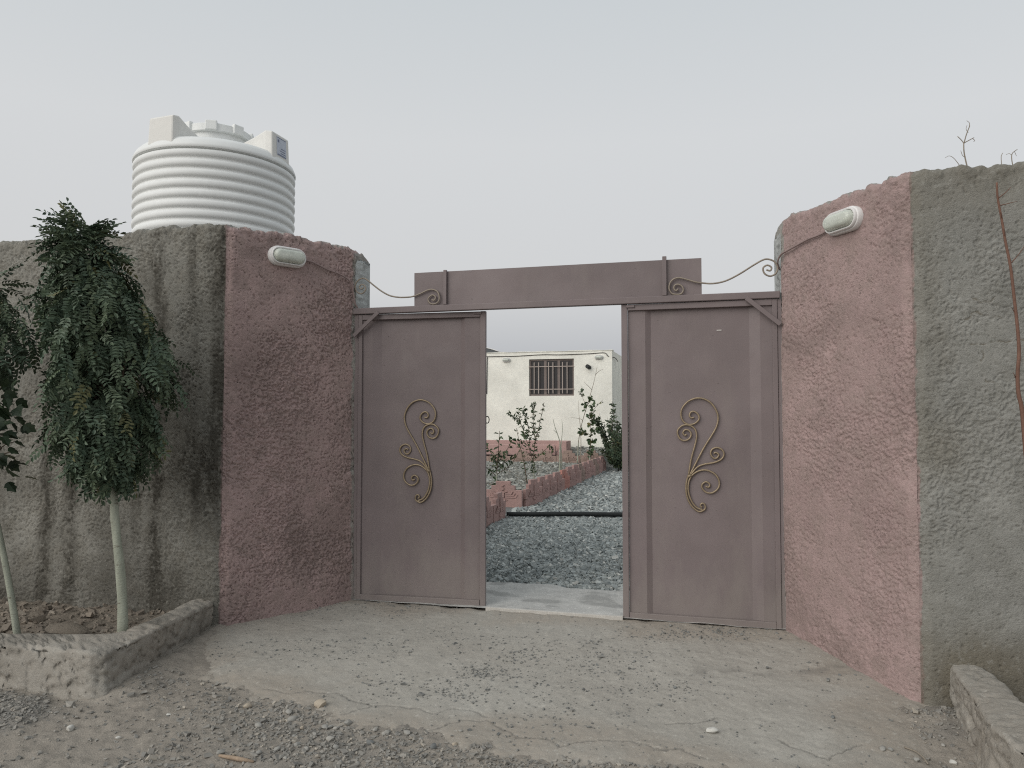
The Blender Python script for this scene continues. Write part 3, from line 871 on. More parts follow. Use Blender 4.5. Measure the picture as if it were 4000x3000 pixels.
def gate_leaf(hinge_u, sgn, width, z0, swing, shift, seed, label):
    """leaf from the hinge; sgn +1 runs to the right, -1 to the left"""
    k1, k2, k3, k4, seam = 0.118, 0.192, width - 0.215, width - 0.175, width - 0.047
    def relief(U, Z):
        w = np.abs(U)
        v = 0.012 + 0.022 * np.clip((w - k1) / (k2 - k1), 0, 1) - 0.022 * np.clip((w - k3) / (k4 - k3), 0, 1)
        return v + 0.0045 * fbm(U * 2.2, Z * 1.6, 0, 2, seed) + 0.0012 * fbm(U * 8, Z * 6, 0, 2, seed + 3)
    us = rowspace(0.002, seam, (k1, k2, k3, k4), 0.03) * sgn
    if sgn < 0:
        us = us[::-1]
    lf = sheet('gate_leaf', us, np.linspace(z0, 2.3425, 90), relief, M['gate'], gate, 0.003, (hinge_u, 0, 0))
    lf.rotation_euler = (0, 0, swing)
    lf['label'] = label
    def bx(name, a, b, y0, y1, c, d, mat='gate', bev=0.003):
        MB().box(min(a * sgn, b * sgn), max(a * sgn, b * sgn), y0, y1, c, d).build(name, M[mat], lf, bevel=bev)
    bx('stile', 0.0, 0.034, -0.007, 0.030, z0 - 0.003, 2.3415)
    bx('rail', 0.0345, seam - 0.001, -0.008, 0.030, 2.298, 2.3418)
    bx('rail', 0.0345, seam - 0.001, -0.010, 0.030, z0 - 0.002, z0 + 0.042)
    bx('edge_strip', seam + 0.0025, width, -0.010, 0.026, z0 - 0.004, 2.3428)
    for P in ORN:
        pts = [(sgn * (3.293 - u + shift), 0.020, z) for u, z in P]
        MB().tube(spline(pts, 4), 0.0065, 8).build('scroll', M['bronze'], lf, smooth=True)
    MB().tube([(sgn * (3.293 - 2.655 + shift), 0.019, 1.058), (sgn * (3.293 - 2.682 + shift), 0.019, 1.07)], 0.011, 8).build('weld_knot', M['bronze'], lf, smooth=True)
    bx('stop_tab', width - 0.10, width - 0.035, -0.018, -0.0105, 2.318, 2.338)
    return lf
lfL = gate_leaf(0.024, 1, 1.085, 0.014, R(3.2), -0.020, 401, 'left gate leaf swung slightly inward')
lfR = gate_leaf(3.306, -1, 1.113, 0.010, R(-0.6), 0.0, 421, 'right gate leaf standing closed')
MB().box(-0.42, -0.385, 0.0285, 0.0315, 2.130, 2.136).build('scratch', M['scratch'], lfR)
a = [(1.092 + 0.016 * math.sin(t), 0.02, 1.475 + 0.028 * math.cos(t)) for t in np.linspace(0, 2 * math.pi, 14)]
MB().tube(a, 0.004, 6).build('latch_ring', M['rust'], lfL, smooth=True)

# ------------------------------------------------------------------ bulkhead lamps
def capsule(L, H, n=10):
    r = H / 2
    c = L / 2 - r
    out = []
    for k in range(n + 1):
        a = -math.pi / 2 + math.pi * k / n
        out.append((c + r * math.cos(a), r * math.sin(a)))
    for k in range(n + 1):
        a = math.pi / 2 + math.pi * k / n
        out.append((-c + r * math.cos(a), r * math.sin(a)))
    return out

def loft_caps(L, H, steps):
    """stack of capsule rings: (inset, depth)"""
    m = MB()
    rings = []
    for ins, d in steps:
        rings.append([(x, -d, z) for x, z in capsule(L - 2 * ins, H - 2 * ins)])
    n = len(rings[0])
    V = [p for r in rings for p in r]
    F = [(i * n + k, i * n + (k + 1) % n, (i + 1) * n + (k + 1) % n, (i + 1) * n + k) for i in range(len(rings) - 1) for k in range(n)]
    F += [tuple(range(n)), tuple((len(rings) - 1) * n + k for k in range(n))[::-1]]
    return m.add(V, F)

def lamp(loc, rz, label, L=0.27, H=0.135, tilt=0.0, cable=None):
    """oval bulkhead lamp; local -y points away from the wall"""
    o = empty('bulkhead_lamp', loc, rz)
    tag(o, label, 'lamp')
    loft_caps(L, H, [(0, -0.012), (0, 0.022), (0.004, 0.028), (0.010, 0.030)]).build('base', M['lampwhite'], o, smooth=True, angle=40)
    loft_caps(L - 0.016, H - 0.016, [(0.0, 0.0305), (0.0, 0.042), (0.005, 0.048), (0.013, 0.046), (0.014, 0.031)]).build('bezel', M['lampwhite'], o, smooth=True, angle=40)
    g = loft_caps(L - 0.05, H - 0.05, [(0.0, 0.032), (0.001, 0.055), (0.006, 0.070), (0.016, 0.080), (0.026, 0.084)]).build('glass_cover', M['lampglass'], o, smooth=True, angle=50)
    m = MB()
    m.tube([(-L * 0.22, -0.050, 0.0), (-L * 0.17, -0.050, 0), (-L * 0.1, -0.050, 0), (L * 0.12, -0.050, 0), (L * 0.17, -0.050, 0)], [0.009, 0.010, 0.013, 0.016, 0.008], 10)
    m.build('bulb', M['lampwhite'], o, smooth=True)
    if cable:
        MB().tube(spline(cable, 5), 0.0065, 6).build('cable', M['cablepink'], o, smooth=True)
    return o
# on the left pink face: local x runs along the wall towards the gate
dl = unit(LG - LC)
pl = LC + dl * 0.475
n_l = np.array([dl[1], -dl[0]])
ang = math.atan2(dl[1], dl[0])
lamp((pl[0] + n_l[0] * 0.012, pl[1] + n_l[1] * 0.012, 2.735), ang, 'oval white bulkhead lamp on the left pink wall', 0.305, 0.150,
     cable=[(0.145, -0.012, -0.005), (0.22, -0.010, -0.012), (0.34, -0.008, -0.05), (0.46, -0.009, -0.075), (0.54, -0.012, -0.11), (0.575, -0.010, -0.155), (0.59, -0.016, -0.24), (0.60, -0.02, -0.30), (0.625, -0.02, -0.335)])
dr = unit(RC - RG)
pr = RG + dr * 0.665
n_r = np.array([dr[1], -dr[0]])
lamp((pr[0] + n_r[0] * 0.012, pr[1] + n_r[1] * 0.012, 2.735), math.atan2(dr[1], dr[0]), 'oval white bulkhead lamp on the right pink wall', 0.30, 0.15,
     cable=[(-0.135, -0.012, -0.02), (-0.21, -0.010, -0.035), (-0.34, -0.010, -0.04), (-0.46, -0.009, -0.055), (-0.56, -0.010, -0.07), (-0.63, -0.013, -0.085), (-0.672, -0.01, -0.13), (-0.69, 0.02, -0.18)])

# ------------------------------------------------------------------ water tank behind the left wall
TC = (-2.935, 7.45)
tank = tag(empty('water_tank', (TC[0], TC[1], 2.40)), 'ribbed white plastic water tank behind the left wall', 'water tank')
zr = 3.935 - 2.40
prof = [(0.0, 0.0), (0.70, 0.0), (0.735, 0.03)]
pitch = 0.0925
nrib = 15
for i in range(nrib, 0, -1):
    z1 = zr - 0.028 - (i - 1) * pitch
    z0 = z1 - pitch
    if z0 < 0.04:
        continue
    for f, r in ((0.03, 0.732), (0.14, 0.728), (0.24, 0.731), (0.31, 0.741), (0.42, 0.749), (0.60, 0.752), (0.82, 0.750), (0.92, 0.745)):
        prof.append((r, z0 + f * pitch))
prof += [(0.722, zr - 0.02), (0.752, zr - 0.012), (0.757, zr + 0.002), (0.750, zr + 0.02), (0.735, zr + 0.055), (0.70, zr + 0.092), (0.64, zr + 0.115), (0.56, zr + 0.125), (0.40, zr + 0.15), (0.30, zr + 0.19), (0.29, zr + 0.30), (0.27, zr + 0.31), (0.0, zr + 0.31)]
MB().lathe(prof[1:-1], 96).build('body', M['tank'], tank, smooth=True, angle=55)
lid = MB().lathe([(0.315, zr + 0.295), (0.325, zr + 0.30), (0.325, zr + 0.365), (0.31, zr + 0.375), (0.20, zr + 0.395), (0.03, zr + 0.40)], 64).build('lid', M['tank'], tank, smooth=True, angle=40)
for k in range(8):
    a = 2 * math.pi * k / 8 + 0.2
    m = MB().box(0.30, 0.345, -0.055, 0.055, zr + 0.297, zr + 0.392)
    o = m.build('lid_grip', M['tank'], lid, bevel=0.01)
    o.rotation_euler = (0, 0, a)
NEAR = math.atan2(-7.45, 2.91)
for k, off in enumerate((-41, 52, 142, -131)):
    # lug: upright outer face by the rim, sloping down towards the neck
    w0, w1 = 0.145, 0.12
    V = []
    for x, zt, w in ((0.735, 0.285, w0), (0.66, 0.300, w0), (0.52, 0.255, w1), (0.30, 0.18, w1)):
        V += [(x, -w, zr + 0.02), (x, w, zr + 0.02), (x - 0.01, w * 0.95, zr + zt), (x - 0.01, -w * 0.95, zr + zt)]
    F = [(0, 1, 2, 3), (15, 14, 13, 12)]
    for i in range(3):
        for j in range(4):
            F.append((i * 4 + j, (i + 1) * 4 + j, (i + 1) * 4 + (j + 1) % 4, i * 4 + (j + 1) % 4))
    lug = MB().add(V, F).build('lug', M['tank_cream'], tank, bevel=0.016)
    lug.rotation_euler = (0, 0, NEAR + R(off))
    if k == 1:
        fx = lambda z: 0.7355 - 0.01 * (z - 0.02) / 0.265
        def slab(y0, y1, za, zb, d0, d1):
            return [(fx(z) + d, y, zr + z) for z in (za, zb) for y in (y0, y1) for d in (d0, d1)]
        SF = [(0, 2, 3, 1), (4, 5, 7, 6), (0, 1, 5, 4), (2, 6, 7, 3), (0, 4, 6, 2), (1, 3, 7, 5)]
        st = MB().add(slab(-0.070, 0.085, 0.075, 0.255, 0.0, 0.0025), SF).build('sticker', M['sticker'], tank)
        st.rotation_euler = (0, 0, NEAR + R(off))
        st['label'] = 'bluish sticker with dark lines'
        for za, zb, y0, y1 in ((0.147, 0.153, -0.005, 0.070), (0.124, 0.130, -0.02, 0.066), (0.102, 0.108, -0.01, 0.072), (0.246, 0.251, -0.06, 0.08), (0.080, 0.089, -0.06, 0.08), (0.205, 0.230, -0.055, -0.03)):
            MB().add(slab(y0, y1, za, zb, 0.0030, 0.0042), SF).build('print_line', M['ink'], st)
std = tag(empty('tank_stand', (TC[0], TC[1], 0)), 'plain rendered block base under the white water tank', 'stand')
MB().box(-0.95, 0.95, -0.85, 0.95, -0.1, 2.28).build('pier', M['brick'], std, bevel=0.02)
MB().box(-1.0, 1.0, -0.9, 1.0, 2.283, 2.398).build('slab', M['curb'], std, bevel=0.01)

# ------------------------------------------------------------------ the house across the yard
HV = 16.8
house = tag(empty('house', W(-1.98, HV, 0), GATE_ROT), 'flat roofed cream house with one barred window across the yard', 'house')
HT = 3.47
w0, w1, z0, z1 = -0.70, 0.69, 2.13, 3.25
m = MB()
m.box(-7.0, w0, 0, 0.3, 0.0, HT).box(w1, 1.84, 0, 0.3, 0.0, HT).box(w0, w1, 0, 0.3, 0.0, z0).box(w0, w1, 0, 0.3, z1, HT)
m.box(1.54, 1.84, 0.3, 6.0, 0, HT).box(-7.0, -6.7, 0.3, 6.0, 0, HT).box(-6.7, 1.54, 5.7, 6.0, 0, HT)
m.build('wall', M['cream'], house)
MB().box(-6.69, 1.53, 0.31, 5.69, 3.2, 3.36).build('roof', M['curb'], house)
tf = MB()
nn = 80
for i in range(nn):
    a, b = -7.02 + 8.88 * i / nn, -7.02 + 8.88 * (i + 1) / nn
    h = 0.018 + 0.010 * float(vn(i * 0.35, 0, 0, 5))
    tf.box(a, b - 0.0005, -0.02, 0.31, HT + 0.001, HT + h)
tf.build('parapet_cap', M['cream'], house)
win = MB()
fw = 0.05
win.box(w0 + 0.002, w0 + fw, 0.06, 0.12, z0 + 0.002, z1 - 0.002).box(w1 - fw, w1 - 0.002, 0.06, 0.12, z0 + 0.002, z1 - 0.002)
win.box(w0 + fw, w1 - fw, 0.06, 0.12, z0 + 0.002, z0 + fw).box(w0 + fw, w1 - fw, 0.06, 0.12, z1 - fw, z1 - 0.002)
ma, mb2 = -0.245, 0.235
win.box(ma, ma + 0.08, 0.06, 0.12, z0 + fw, z1 - fw).box(mb2 - 0.08 + 0.02, mb2 + 0.02, 0.06, 0.12, z0 + fw, z1 - fw)
win = win.build('window', M['winframe'], house)
for a, b in ((w0 + fw, ma), (ma + 0.08, mb2 - 0.06), (mb2 + 0.02, w1 - fw)):
    MB().box(a + 0.001, b - 0.001, 0.085, 0.095, z0 + fw + 0.001, z1 - fw - 0.001).build('pane', M['pane'], win)
for z in (2.33, 3.02):
    MB().box(w0 - 0.01, w1 + 0.01, -0.015, -0.003, z - 0.012, z + 0.012).build('bar', M['bars'], win)
for x in (-0.535, -0.395, -0.085, 0.05, 0.345, 0.485):
    MB().box(x - 0.011, x + 0.011, -0.0275, -0.0155, 2.20, 3.15).build('bar', M['bars'], win)
wire = [(-2.05, -0.012, 2.2), (-2.04, -0.012, 2.9), (-2.03, -0.012, 3.33), (-1.98, -0.012, 3.36), (-1.2, -0.012, 3.355), (-0.3, -0.012, 3.385), (0.3, -0.012, 3.37), (1.2, -0.012, 3.385), (1.62, -0.012, 3.40), (1.72, -0.012, 3.30), (1.9, 0.2, 3.26), (1.9, 0.9, 3.2)]
MB().tube(spline(wire, 4), 0.011, 6).build('cable', M['rust'], house, smooth=True)
pp = MB()
pp.tube([(1.16, 0.02, 2.97), (1.12, -0.14, 3.0)], 0.062, 14, cap=False).tube([(1.12, -0.14, 3.0), (1.16, 0.02, 2.97)], 0.052, 14, cap=True)
pp.build('stove_pipe', M['black'], house, smooth=True, angle=40)
for s_, zz, lb in ((-1.42, 3.245, 'small oval lamp left of the barred window on the cream house'), (1.45, 3.27, 'small oval lamp right of the barred window on the cream house')):
    p = W(-1.98 + s_, HV - 0.013, zz)
    lamp(p, GATE_ROT, lb, 0.26, 0.13)
MB()
rc = empty('roof_canopy', W(-1.98 - 2.95, HV + 2.2, HT + 0.14), GATE_ROT)
tag(rc, 'dark low curved cover on the roof, just above the left end of the cream house', 'roof cover')
pts = [(-1.9, 0.0)] + [(-1.9 + 2.75 * t, 0.02 + 0.30 * (1 - t ** 4)) for t in np.linspace(0, 1, 16)]
MB().prism(pts + [(0.85, 0.0)], -0.4, 1.2).build('shell', M['roofdark'], rc)
MB().tube([(x, -0.41, z + 0.012) for x, z in pts[1:]], 0.016, 6).build('rim', M['lampwhite'], rc, smooth=True)
yw = tag(empty('yard_wall', W(0.3, HV + 4.5, 0), GATE_ROT), 'distant cream yard wall showing past the right corner of the house', 'wall')
MB().box(-0.4, 5.5, 0, 0.25, 0, 3.42).build('panel', M['cream'], yw)
MB().box(-0.42, 5.52, -0.03, 0.28, 3.421, 3.48).build('coping', M['curb'], yw)

# raised basin in front of the house
bs = tag(empty('garden_basin', W(-3.2, 15.53, 0.3), GATE_ROT), 'low pink plastered basin against the cream house', 'basin')
ou = capsule(1, 1)
MB().prism([(-3.4, 0.0), (1.60, 0.0), (1.60, 0.36), (1.55, 0.40), (-3.4, 0.40)], 0.0, 0.10).build('front_wall', M['basin'], bs, bevel=0.02)
MB().prism([(-3.4, 0.0), (1.91, 0.0), (1.91, 0.50), (-3.4, 0.50)], 0.62, 0.74).build('back_wall', M['basin'], bs, bevel=0.015)
MB().prism([(1.55, 0.0), (1.909, 0.0), (1.909, 0.495), (1.70, 0.495)], 0.101, 0.619).build('end_wall', M['basin'], bs, bevel=0.015)
MB().box(-3.4, 1.54, 0.101, 0.619, 0.05, 0.12).build('floor', M['basin'], bs)

# ------------------------------------------------------------------ stepped edging blocks with winged relief
def block_mesh():
    b = MB()
    b.prism([(-0.325, -0.06), (0.325, -0.06), (0.325, 0.255), (0.205, 0.255), (0.205, 0.328), (0.128, 0.328), (0.128, 0.40), (-0.128, 0.40), (-0.128, 0.328), (-0.205, 0.328), (-0.205, 0.255), (-0.325, 0.255)], -0.03, 0.03)
    o = b.build('edging_block', M['terracotta'], None, bevel=0.006)
    r = MB()
    y0, y1 = -0.046, -0.029
    for s in (-1, 1):
        for i, (za, zb, x1) in enumerate(((0.178, 0.203, 0.165), (0.152, 0.174, 0.205), (0.124, 0.148, 0.245))):
            P = [(s * 0.035, za), (s * (x1 - 0.02), za), (s * (x1 + 0.012), zb + 0.03), (s * (x1 - 0.012), zb + 0.03), (s * (x1 - 0.035), zb), (s * 0.035, zb)]
            r.prism(P, y0 + 0.003 * i, y1)
        r.prism([(s * 0.036, 0.125), (s * 0.075, 0.085), (s * 0.066, 0.078), (s * 0.034, 0.112)], y0 + 0.004, y1)
    r.prism([(-0.028, 0.125), (0.028, 0.125), (0.052, 0.062), (-0.052, 0.062)], y0, y1)
    r.prism([(-0.024, 0.13), (0.024, 0.13), (0.022, 0.23), (-0.03, 0.25)], y0 - 0.004, y1)
    r.prism([(0.022, 0.205), (0.07, 0.218), (0.068, 0.233), (0.02, 0.225)], y0 - 0.004, y1)
    r.prism([(-0.026, 0.252), (0.012, 0.250), (0.018, 0.285), (0.0, 0.30), (-0.03, 0.292)], y0 - 0.002, y1)
    r.prism([(-0.028, 0.302), (0.010, 0.318), (0.022, 0.345), (-0.010, 0.335)], y0, y1)
    ro = r.build('relief', M['terracotta'], o, bevel=0.003)
    return o, ro
blk, blk_r = block_mesh()
FIRST = [True]
def block(u, v, rz, z, label, group, mat=None):
    if FIRST[0]:
        o, r = blk, blk_r
        FIRST[0] = False
    else:
        o = blk.copy()
        COL.objects.link(o)
        r = blk_r.copy()
        COL.objects.link(r)
        r.parent = o
    if mat:
        for q in (o, r):
            q.material_slots[0].link = 'OBJECT'
            q.material_slots[0].material = M[mat]
    o.location = W(u, v, z)
    o.rotation_euler = (0, 0, GATE_ROT + rz)
    tag(o, label, 'edging block', group)
ORD = ['first', 'second', 'third', 'fourth', 'fifth', 'sixth', 'seventh', 'eighth', 'ninth', 'tenth', 'eleventh', 'twelfth', 'thirteenth']
# row down the drive: the relief faces the drive
for i in range(13):
    v = 6.68 + 0.335 + i * 0.655
    red = i == 4
    lb = ORD[i] + ' block from the front in the long pink stepped edging row beside the gravel drive'
    if red:
        lb = 'brick red stepped edging block, fifth in the long row beside the gravel drive'
    block(UROW + random.uniform(-0.012, 0.012), v, R(79) + R(random.uniform(-2.5, 2.5)), 0.02 + random.uniform(-0.012, 0.015), lb, 'edging blocks along the drive', 'terracotta_red' if red else ('terracotta_old' if i in (7, 10) else None))
for i in range(3):
    lb = 'pink stepped edging block facing the gate, showing its whole winged relief' if i == 0 else ('second edging block from the corner facing the gate, half hidden by the left leaf' if i == 1 else 'third edging block from the corner facing the gate, behind the left leaf')
    block(UROW - 0.075 - 0.335 - i * 0.66, 6.60, R(random.uniform(-1, 1)), 0.02 - 0.01 * i, lb, 'edging blocks facing the gate')
for i in range(4):
    v = 5.23 - 0.33 - i * 0.655
    lb = ('pink stepped edging block at the end of the near row, beside the black pipe' if i == 0 else ORD[i] + ' pink stepped edging block back towards the gate from the black pipe')
    block(UROW - 0.01, v, R(90) + R(random.uniform(-1.5, 1.5)), 0.0, lb, 'edging blocks of the near row')
for i in range(7):
    lb = 'faded brown stepped edging block, ' + ORD[i] + ' from the right in the back row before the house'
    block(UROW - 0.36 - i * 0.66, 15.40, R(random.uniform(-1, 1)), 0.16 + 0.0 * i - 0.012 * i, lb, 'edging blocks of the back row', 'terracotta_old')

# ------------------------------------------------------------------ black pipe across the drive
pp = [W(-0.17, 5.25, 0.05), W(0.1, 5.31, 0.048), W(0.7, 5.44, 0.056), W(1.3, 5.60, 0.05), W(1.9, 5.72, 0.05), W(2.8, 5.85, 0.052), W(4.2, 5.95, 0.05)]
tag(MB().tube(spline(pp, 6), 0.034, 12).build('black_pipe', M['black'], None, smooth=True), 'black pipe lying straight across the gravel drive', 'pipe')

# ------------------------------------------------------------------ scattered stones
def rot_mats(n, tilt):
    a = RNG.uniform(0, 2 * math.pi, n)
    b = RNG.normal(0, tilt, n)
    c = RNG.normal(0, tilt, n)
    ca, sa, cb, sb, cc, sc = np.cos(a), np.sin(a), np.cos(b), np.sin(b), np.cos(c), np.sin(c)
    Rz = np.zeros((n, 3, 3)); Rx = np.zeros((n, 3, 3)); Ry = np.zeros((n, 3, 3))
    Rz[:, 0, 0] = ca; Rz[:, 0, 1] = -sa; Rz[:, 1, 0] = sa; Rz[:, 1, 1] = ca; Rz[:, 2, 2] = 1
    Rx[:, 0, 0] = 1; Rx[:, 1, 1] = cb; Rx[:, 1, 2] = -sb; Rx[:, 2, 1] = sb; Rx[:, 2, 2] = cb
    Ry[:, 1, 1] = 1; Ry[:, 0, 0] = cc; Ry[:, 0, 2] = sc; Ry[:, 2, 0] = -sc; Ry[:, 2, 2] = cc
    return Rz @ Rx @ Ry

CUBE_V = np.array([(x, y, z) for z in (-1, 1) for y in (-1, 1) for x in (-1, 1)], float) * 0.5
CUBE_F = np.array([(0, 2, 3, 1), (4, 5, 7, 6), (0, 1, 5, 4), (2, 6, 7, 3), (0, 4, 6, 2), (1, 3, 7, 5)])
def scatter(name, P, size, mat, tilt=0.35, flat=0.55, lift=0.25, tint=None):
    """many angular stones as one mesh"""
    n = len(P)
    J = CUBE_V[None] * (1 + RNG.uniform(-0.45, 0.25, (n, 8, 1))) + RNG.uniform(-0.14, 0.14, (n, 8, 3))
    S = size[:, None] * np.stack([RNG.uniform(0.9, 1.5, n), RNG.uniform(0.65, 1.0, n), RNG.uniform(0.8, 1.2, n) * flat], -1)
    V = J * S[:, None, :]
    V = np.einsum('nij,nkj->nki', rot_mats(n, tilt), V)
    Q = P.copy()
    Q[:, 2] += size * flat * lift
    V = V + Q[:, None, :]
    F = (CUBE_F[None] + (np.arange(n) * 8)[:, None, None]).reshape(-1, 4)
    t = RNG.uniform(0, 1, n) if tint is None else tint
    return tag(np_mesh(name, V.reshape(-1, 3), F, mat, None, False, {'tint': np.repeat(t, 8)}), kind='stuff')

# the drive
def drive_pts(n, u0, u1, v0, v1):
    u = RNG.uniform(u0, u1, n)
    v = RNG.uniform(v0, v1, n)
    return u, v
u1_, v1_ = drive_pts(36000, -0.35, 3.2, 0.80, 5.6)
edge = 0.93 + 0.05 * fbm(u1_ * 3, u1_ * 0, 0, 3, 61) + 0.03 * RNG.normal(0, 1, len(u1_))
k = (v1_ > edge) & ((u1_ > UROW + 0.04) | (v1_ > 5.2))
u1_, v1_ = u1_[k], v1_[k]
u2_, v2_ = drive_pts(20000, -0.3, 5.0, 5.6, 16.0)
k = ((u2_ > UROW + 0.05) | (v2_ < 6.5))
u2_, v2_ = u2_[k], v2_[k]
uu = np.concatenate([u1_, u2_])
vv = np.concatenate([v1_, v2_])
ss = np.concatenate([RNG.lognormal(math.log(0.0255), 0.28, len(u1_)), RNG.lognormal(math.log(0.038), 0.25, len(u2_))])
P = np.concatenate([GO[None] + uu[:, None] * GE + vv[:, None] * GN, (drive_z(uu, vv) + RNG.uniform(-0.004, 0.014, len(uu)))[:, None]], 1)
tag(scatter('drive_gravel', P, ss, M['gravel'], 0.45, 0.6, 0.2), 'bluish grey crushed gravel covering the drive inside the gate', 'gravel')
# bed and terrace
u3 = RNG.uniform(-5.5, UROW - 0.06, 9500)
v3 = RNG.uniform(6.72, 15.3, 9500)
u4 = RNG.uniform(-1.35, UROW - 0.05, 1700)
v4 = RNG.uniform(15.5, 16.78, 1700)
zz = np.concatenate([bed_z(u3, v3), terr_z(u4, v4)])
uu, vv = np.concatenate([u3, u4]), np.concatenate([v3, v4])
P = np.concatenate([GO[None] + uu[:, None] * GE + vv[:, None] * GN, zz[:, None]], 1)
tag(scatter('bed_gravel', P, RNG.lognormal(math.log(0.05), 0.3, len(uu)), M['bedgravel'], 0.35, 0.5, 0.2), 'pale gravel spread over the planting bed and terrace', 'gravel')

# grit on the apron, in drifts
n = 46000
X = RNG.uniform(-2.1, 2.3, n)
Y = RNG.uniform(3.5, 6.2, n)
b, sd = apron_base(X, Y)
wgt = 0.022 + 0.13 * sstep(0.15, 0.85, fbm(X * 1.8, Y * 1.8, 2, 3, 81))
for cx, cy, rx, ry, kk in ((-0.18, 4.71, 0.16, 0.13, 1.0), (-0.28, 4.44, 0.28, 0.14, 0.55), (0.09, 5.0, 0.18, 0.13, 0.6), (0.56, 4.9, 0.35, 0.45, 0.25), (-0.63, 4.5, 0.28, 0.15, 0.3), (1.3, 5.35, 0.5, 0.12, 0.45), (0.9, 4.5, 0.3, 0.2, 0.25)):
    wgt = np.maximum(wgt, kk * np.exp(-((X - cx) / rx) ** 2 - ((Y - cy) / ry) ** 2))
k = (sd > 0.02) & (RNG.uniform(0, 1, n) < wgt)
X, Y, b = X[k], Y[k], b[k]
P = np.stack([X, Y, b + 0.006 * fbm(X * 2.5, Y * 2.5, 0, 3, 3)], -1)
tag(scatter('apron_grit', P, RNG.lognormal(math.log(0.0068), 0.38, len(X)), M['chips'], 0.3, 0.55, 0.35, RNG.uniform(0, 0.93, len(X)) ** 1.6), 'dark gravel grit scattered over the concrete apron', 'grit')

# stones and gravel on the dirt
n = 60000
X = RNG.uniform(-3.6, 2.5, n)
Y = RNG.uniform(3.1, 4.75, n)
sd = apron_sd(X, Y)
wgt = 0.05 + 0.25 * sstep(0.0, 0.7, fbm(X * 2.4, Y * 2.4, 2, 3, 91))
wgt = np.maximum(wgt, 0.75 * np.exp(-((X + 0.85) / 0.75) ** 2) * np.exp(-((sd + 0.25) / 0.30) ** 2))
wgt = np.maximum(wgt, 0.85 * np.exp(-((X - 0.25) / 0.6) ** 2) * np.exp(-((sd + 0.12) / 0.20) ** 2))
wgt = np.maximum(wgt, 0.95 * sstep(-0.06, 0.06, poly_sd(X, Y, HEAP)))
k = (sd < -0.005) & (RNG.uniform(0, 1, n) < wgt)
X, Y = X[k], Y[k]
s = RNG.lognormal(math.log(0.0105), 0.42, len(X))
s = np.where(poly_sd(X, Y, HEAP) > 0, np.minimum(s, 0.016), s)
P = np.stack([X, Y, dirt_z(X, Y)], -1)
tag(scatter('road_gravel', P, s, M['roadchips'], 0.35, 0.55, 0.25), 'loose grey gravel along the broken edge of the apron', 'gravel')

n = 1500
X = RNG.uniform(-4.6, -2.3, n)
Y = RNG.uniform(4.8, 6.1, n)
k = poly_sd(X, Y, [(-2.38, 5.62), (-2.52, 4.84), (-3.1, 4.80), (-4.6, 5.2), (-4.6, 6.1)]) > 0.0
X, Y = X[k], Y[k]
P = np.stack([X, Y, 0.055 + 0.02 * fbm(X * 4, Y * 4, 0, 3, 301) + 0.02 * np.abs(fbm(X * 14, Y * 14, 0, 3, 302))], -1)
tag(scatter('soil_crumbs', P, RNG.lognormal(math.log(0.02), 0.45, len(X)), M['crumbs'], 0.4, 0.6, 0.2), 'crumbled dry earth in the left planter', 'earth')

def stone_mesh(seed, flat):
    bm = bmesh.new()
    bmesh.ops.create_icosphere(bm, subdivisions=2, radius=0.5)
    rg = np.random.default_rng(seed)
    planes = [(unit(rg.normal(0, 1, 3)), rg.uniform(0.30, 0.44)) for _ in range(9)]
    for v in bm.verts:
        p = np.array(v.co)
        for nrm, d in planes:
            e = p @ nrm - d
            if e > 0:
                p = p - nrm * e * 0.85
        p = p * (1 + 0.05 * rg.normal()) * np.array([1.15, 0.85, flat])
        v.co = p
    me = bpy.data.meshes.new('stone')
    bm.to_mesh(me)
    bm.free()
    for p in me.polygons:
        p.use_smooth = True
    me.set_sharp_from_angle(angle=R(38))
    at = me.attributes.new('tint', 'FLOAT', 'POINT')
    at.data.foreach_set('value', np.full(len(me.vertices), rg.uniform(0, 0.88), np.float32))
    me.materials.append(M['stone'])
    return me
STM = [stone_mesh(500 + i, 0.62 if i % 3 else 0.75) for i in range(8)] + [stone_mesh(600, 0.5)]
STONES = [(-1.054, 4.257, 0.07), (-1.462, 4.265, 0.055), (-1.21, 4.177, 0.042), (-1.169, 4.113, 0.049), (-0.975, 4.03, 0.041), (-0.948, 4.038, 0.03), (-0.861, 4.056, 0.046), (-1.095, 4.033, 0.033), (-0.916, 3.904, 0.043), (-1.063, 3.831, 0.039), (-1.341, 3.718, 0.029), (-1.008, 3.948, 0.032), (-1.106, 3.933, 0.025), (-1.325, 4.037, 0.044), (-0.538, 3.96, 0.04), (-0.284, 3.848, 0.032), (-0.388, 3.814, 0.042), (-0.87, 3.827, 0.042), (-1.082, 3.698, 0.03), (-0.819, 3.679, 0.034), (-1.222, 3.739, 0.034), (-0.813, 3.834, 0.025), (-0.71, 3.869, 0.042), (-1.411, 3.752, 0.041), (-0.706, 3.985, 0.029), (-0.456, 3.897, 0.029), (-0.915, 4.022, 0.033), (-1.01, 3.799, 0.035), (-0.731, 3.669, 0.03), (-1.149, 3.786, 0.035), (-0.265, 3.966, 0.022), (-0.644, 3.952, 0.04), (-2.295, 4.019, 0.049), (-1.849, 4.16, 0.028), (-1.984, 3.902, 0.026), (1.026, 3.964, 0.061), (1.709, 4.116, 0.026), (1.812, 3.784, 0.036), (1.929, 3.692, 0.032), (2.094, 3.678, 0.039), (2.118, 3.80, 0.024), (1.845, 3.772, 0.032)]
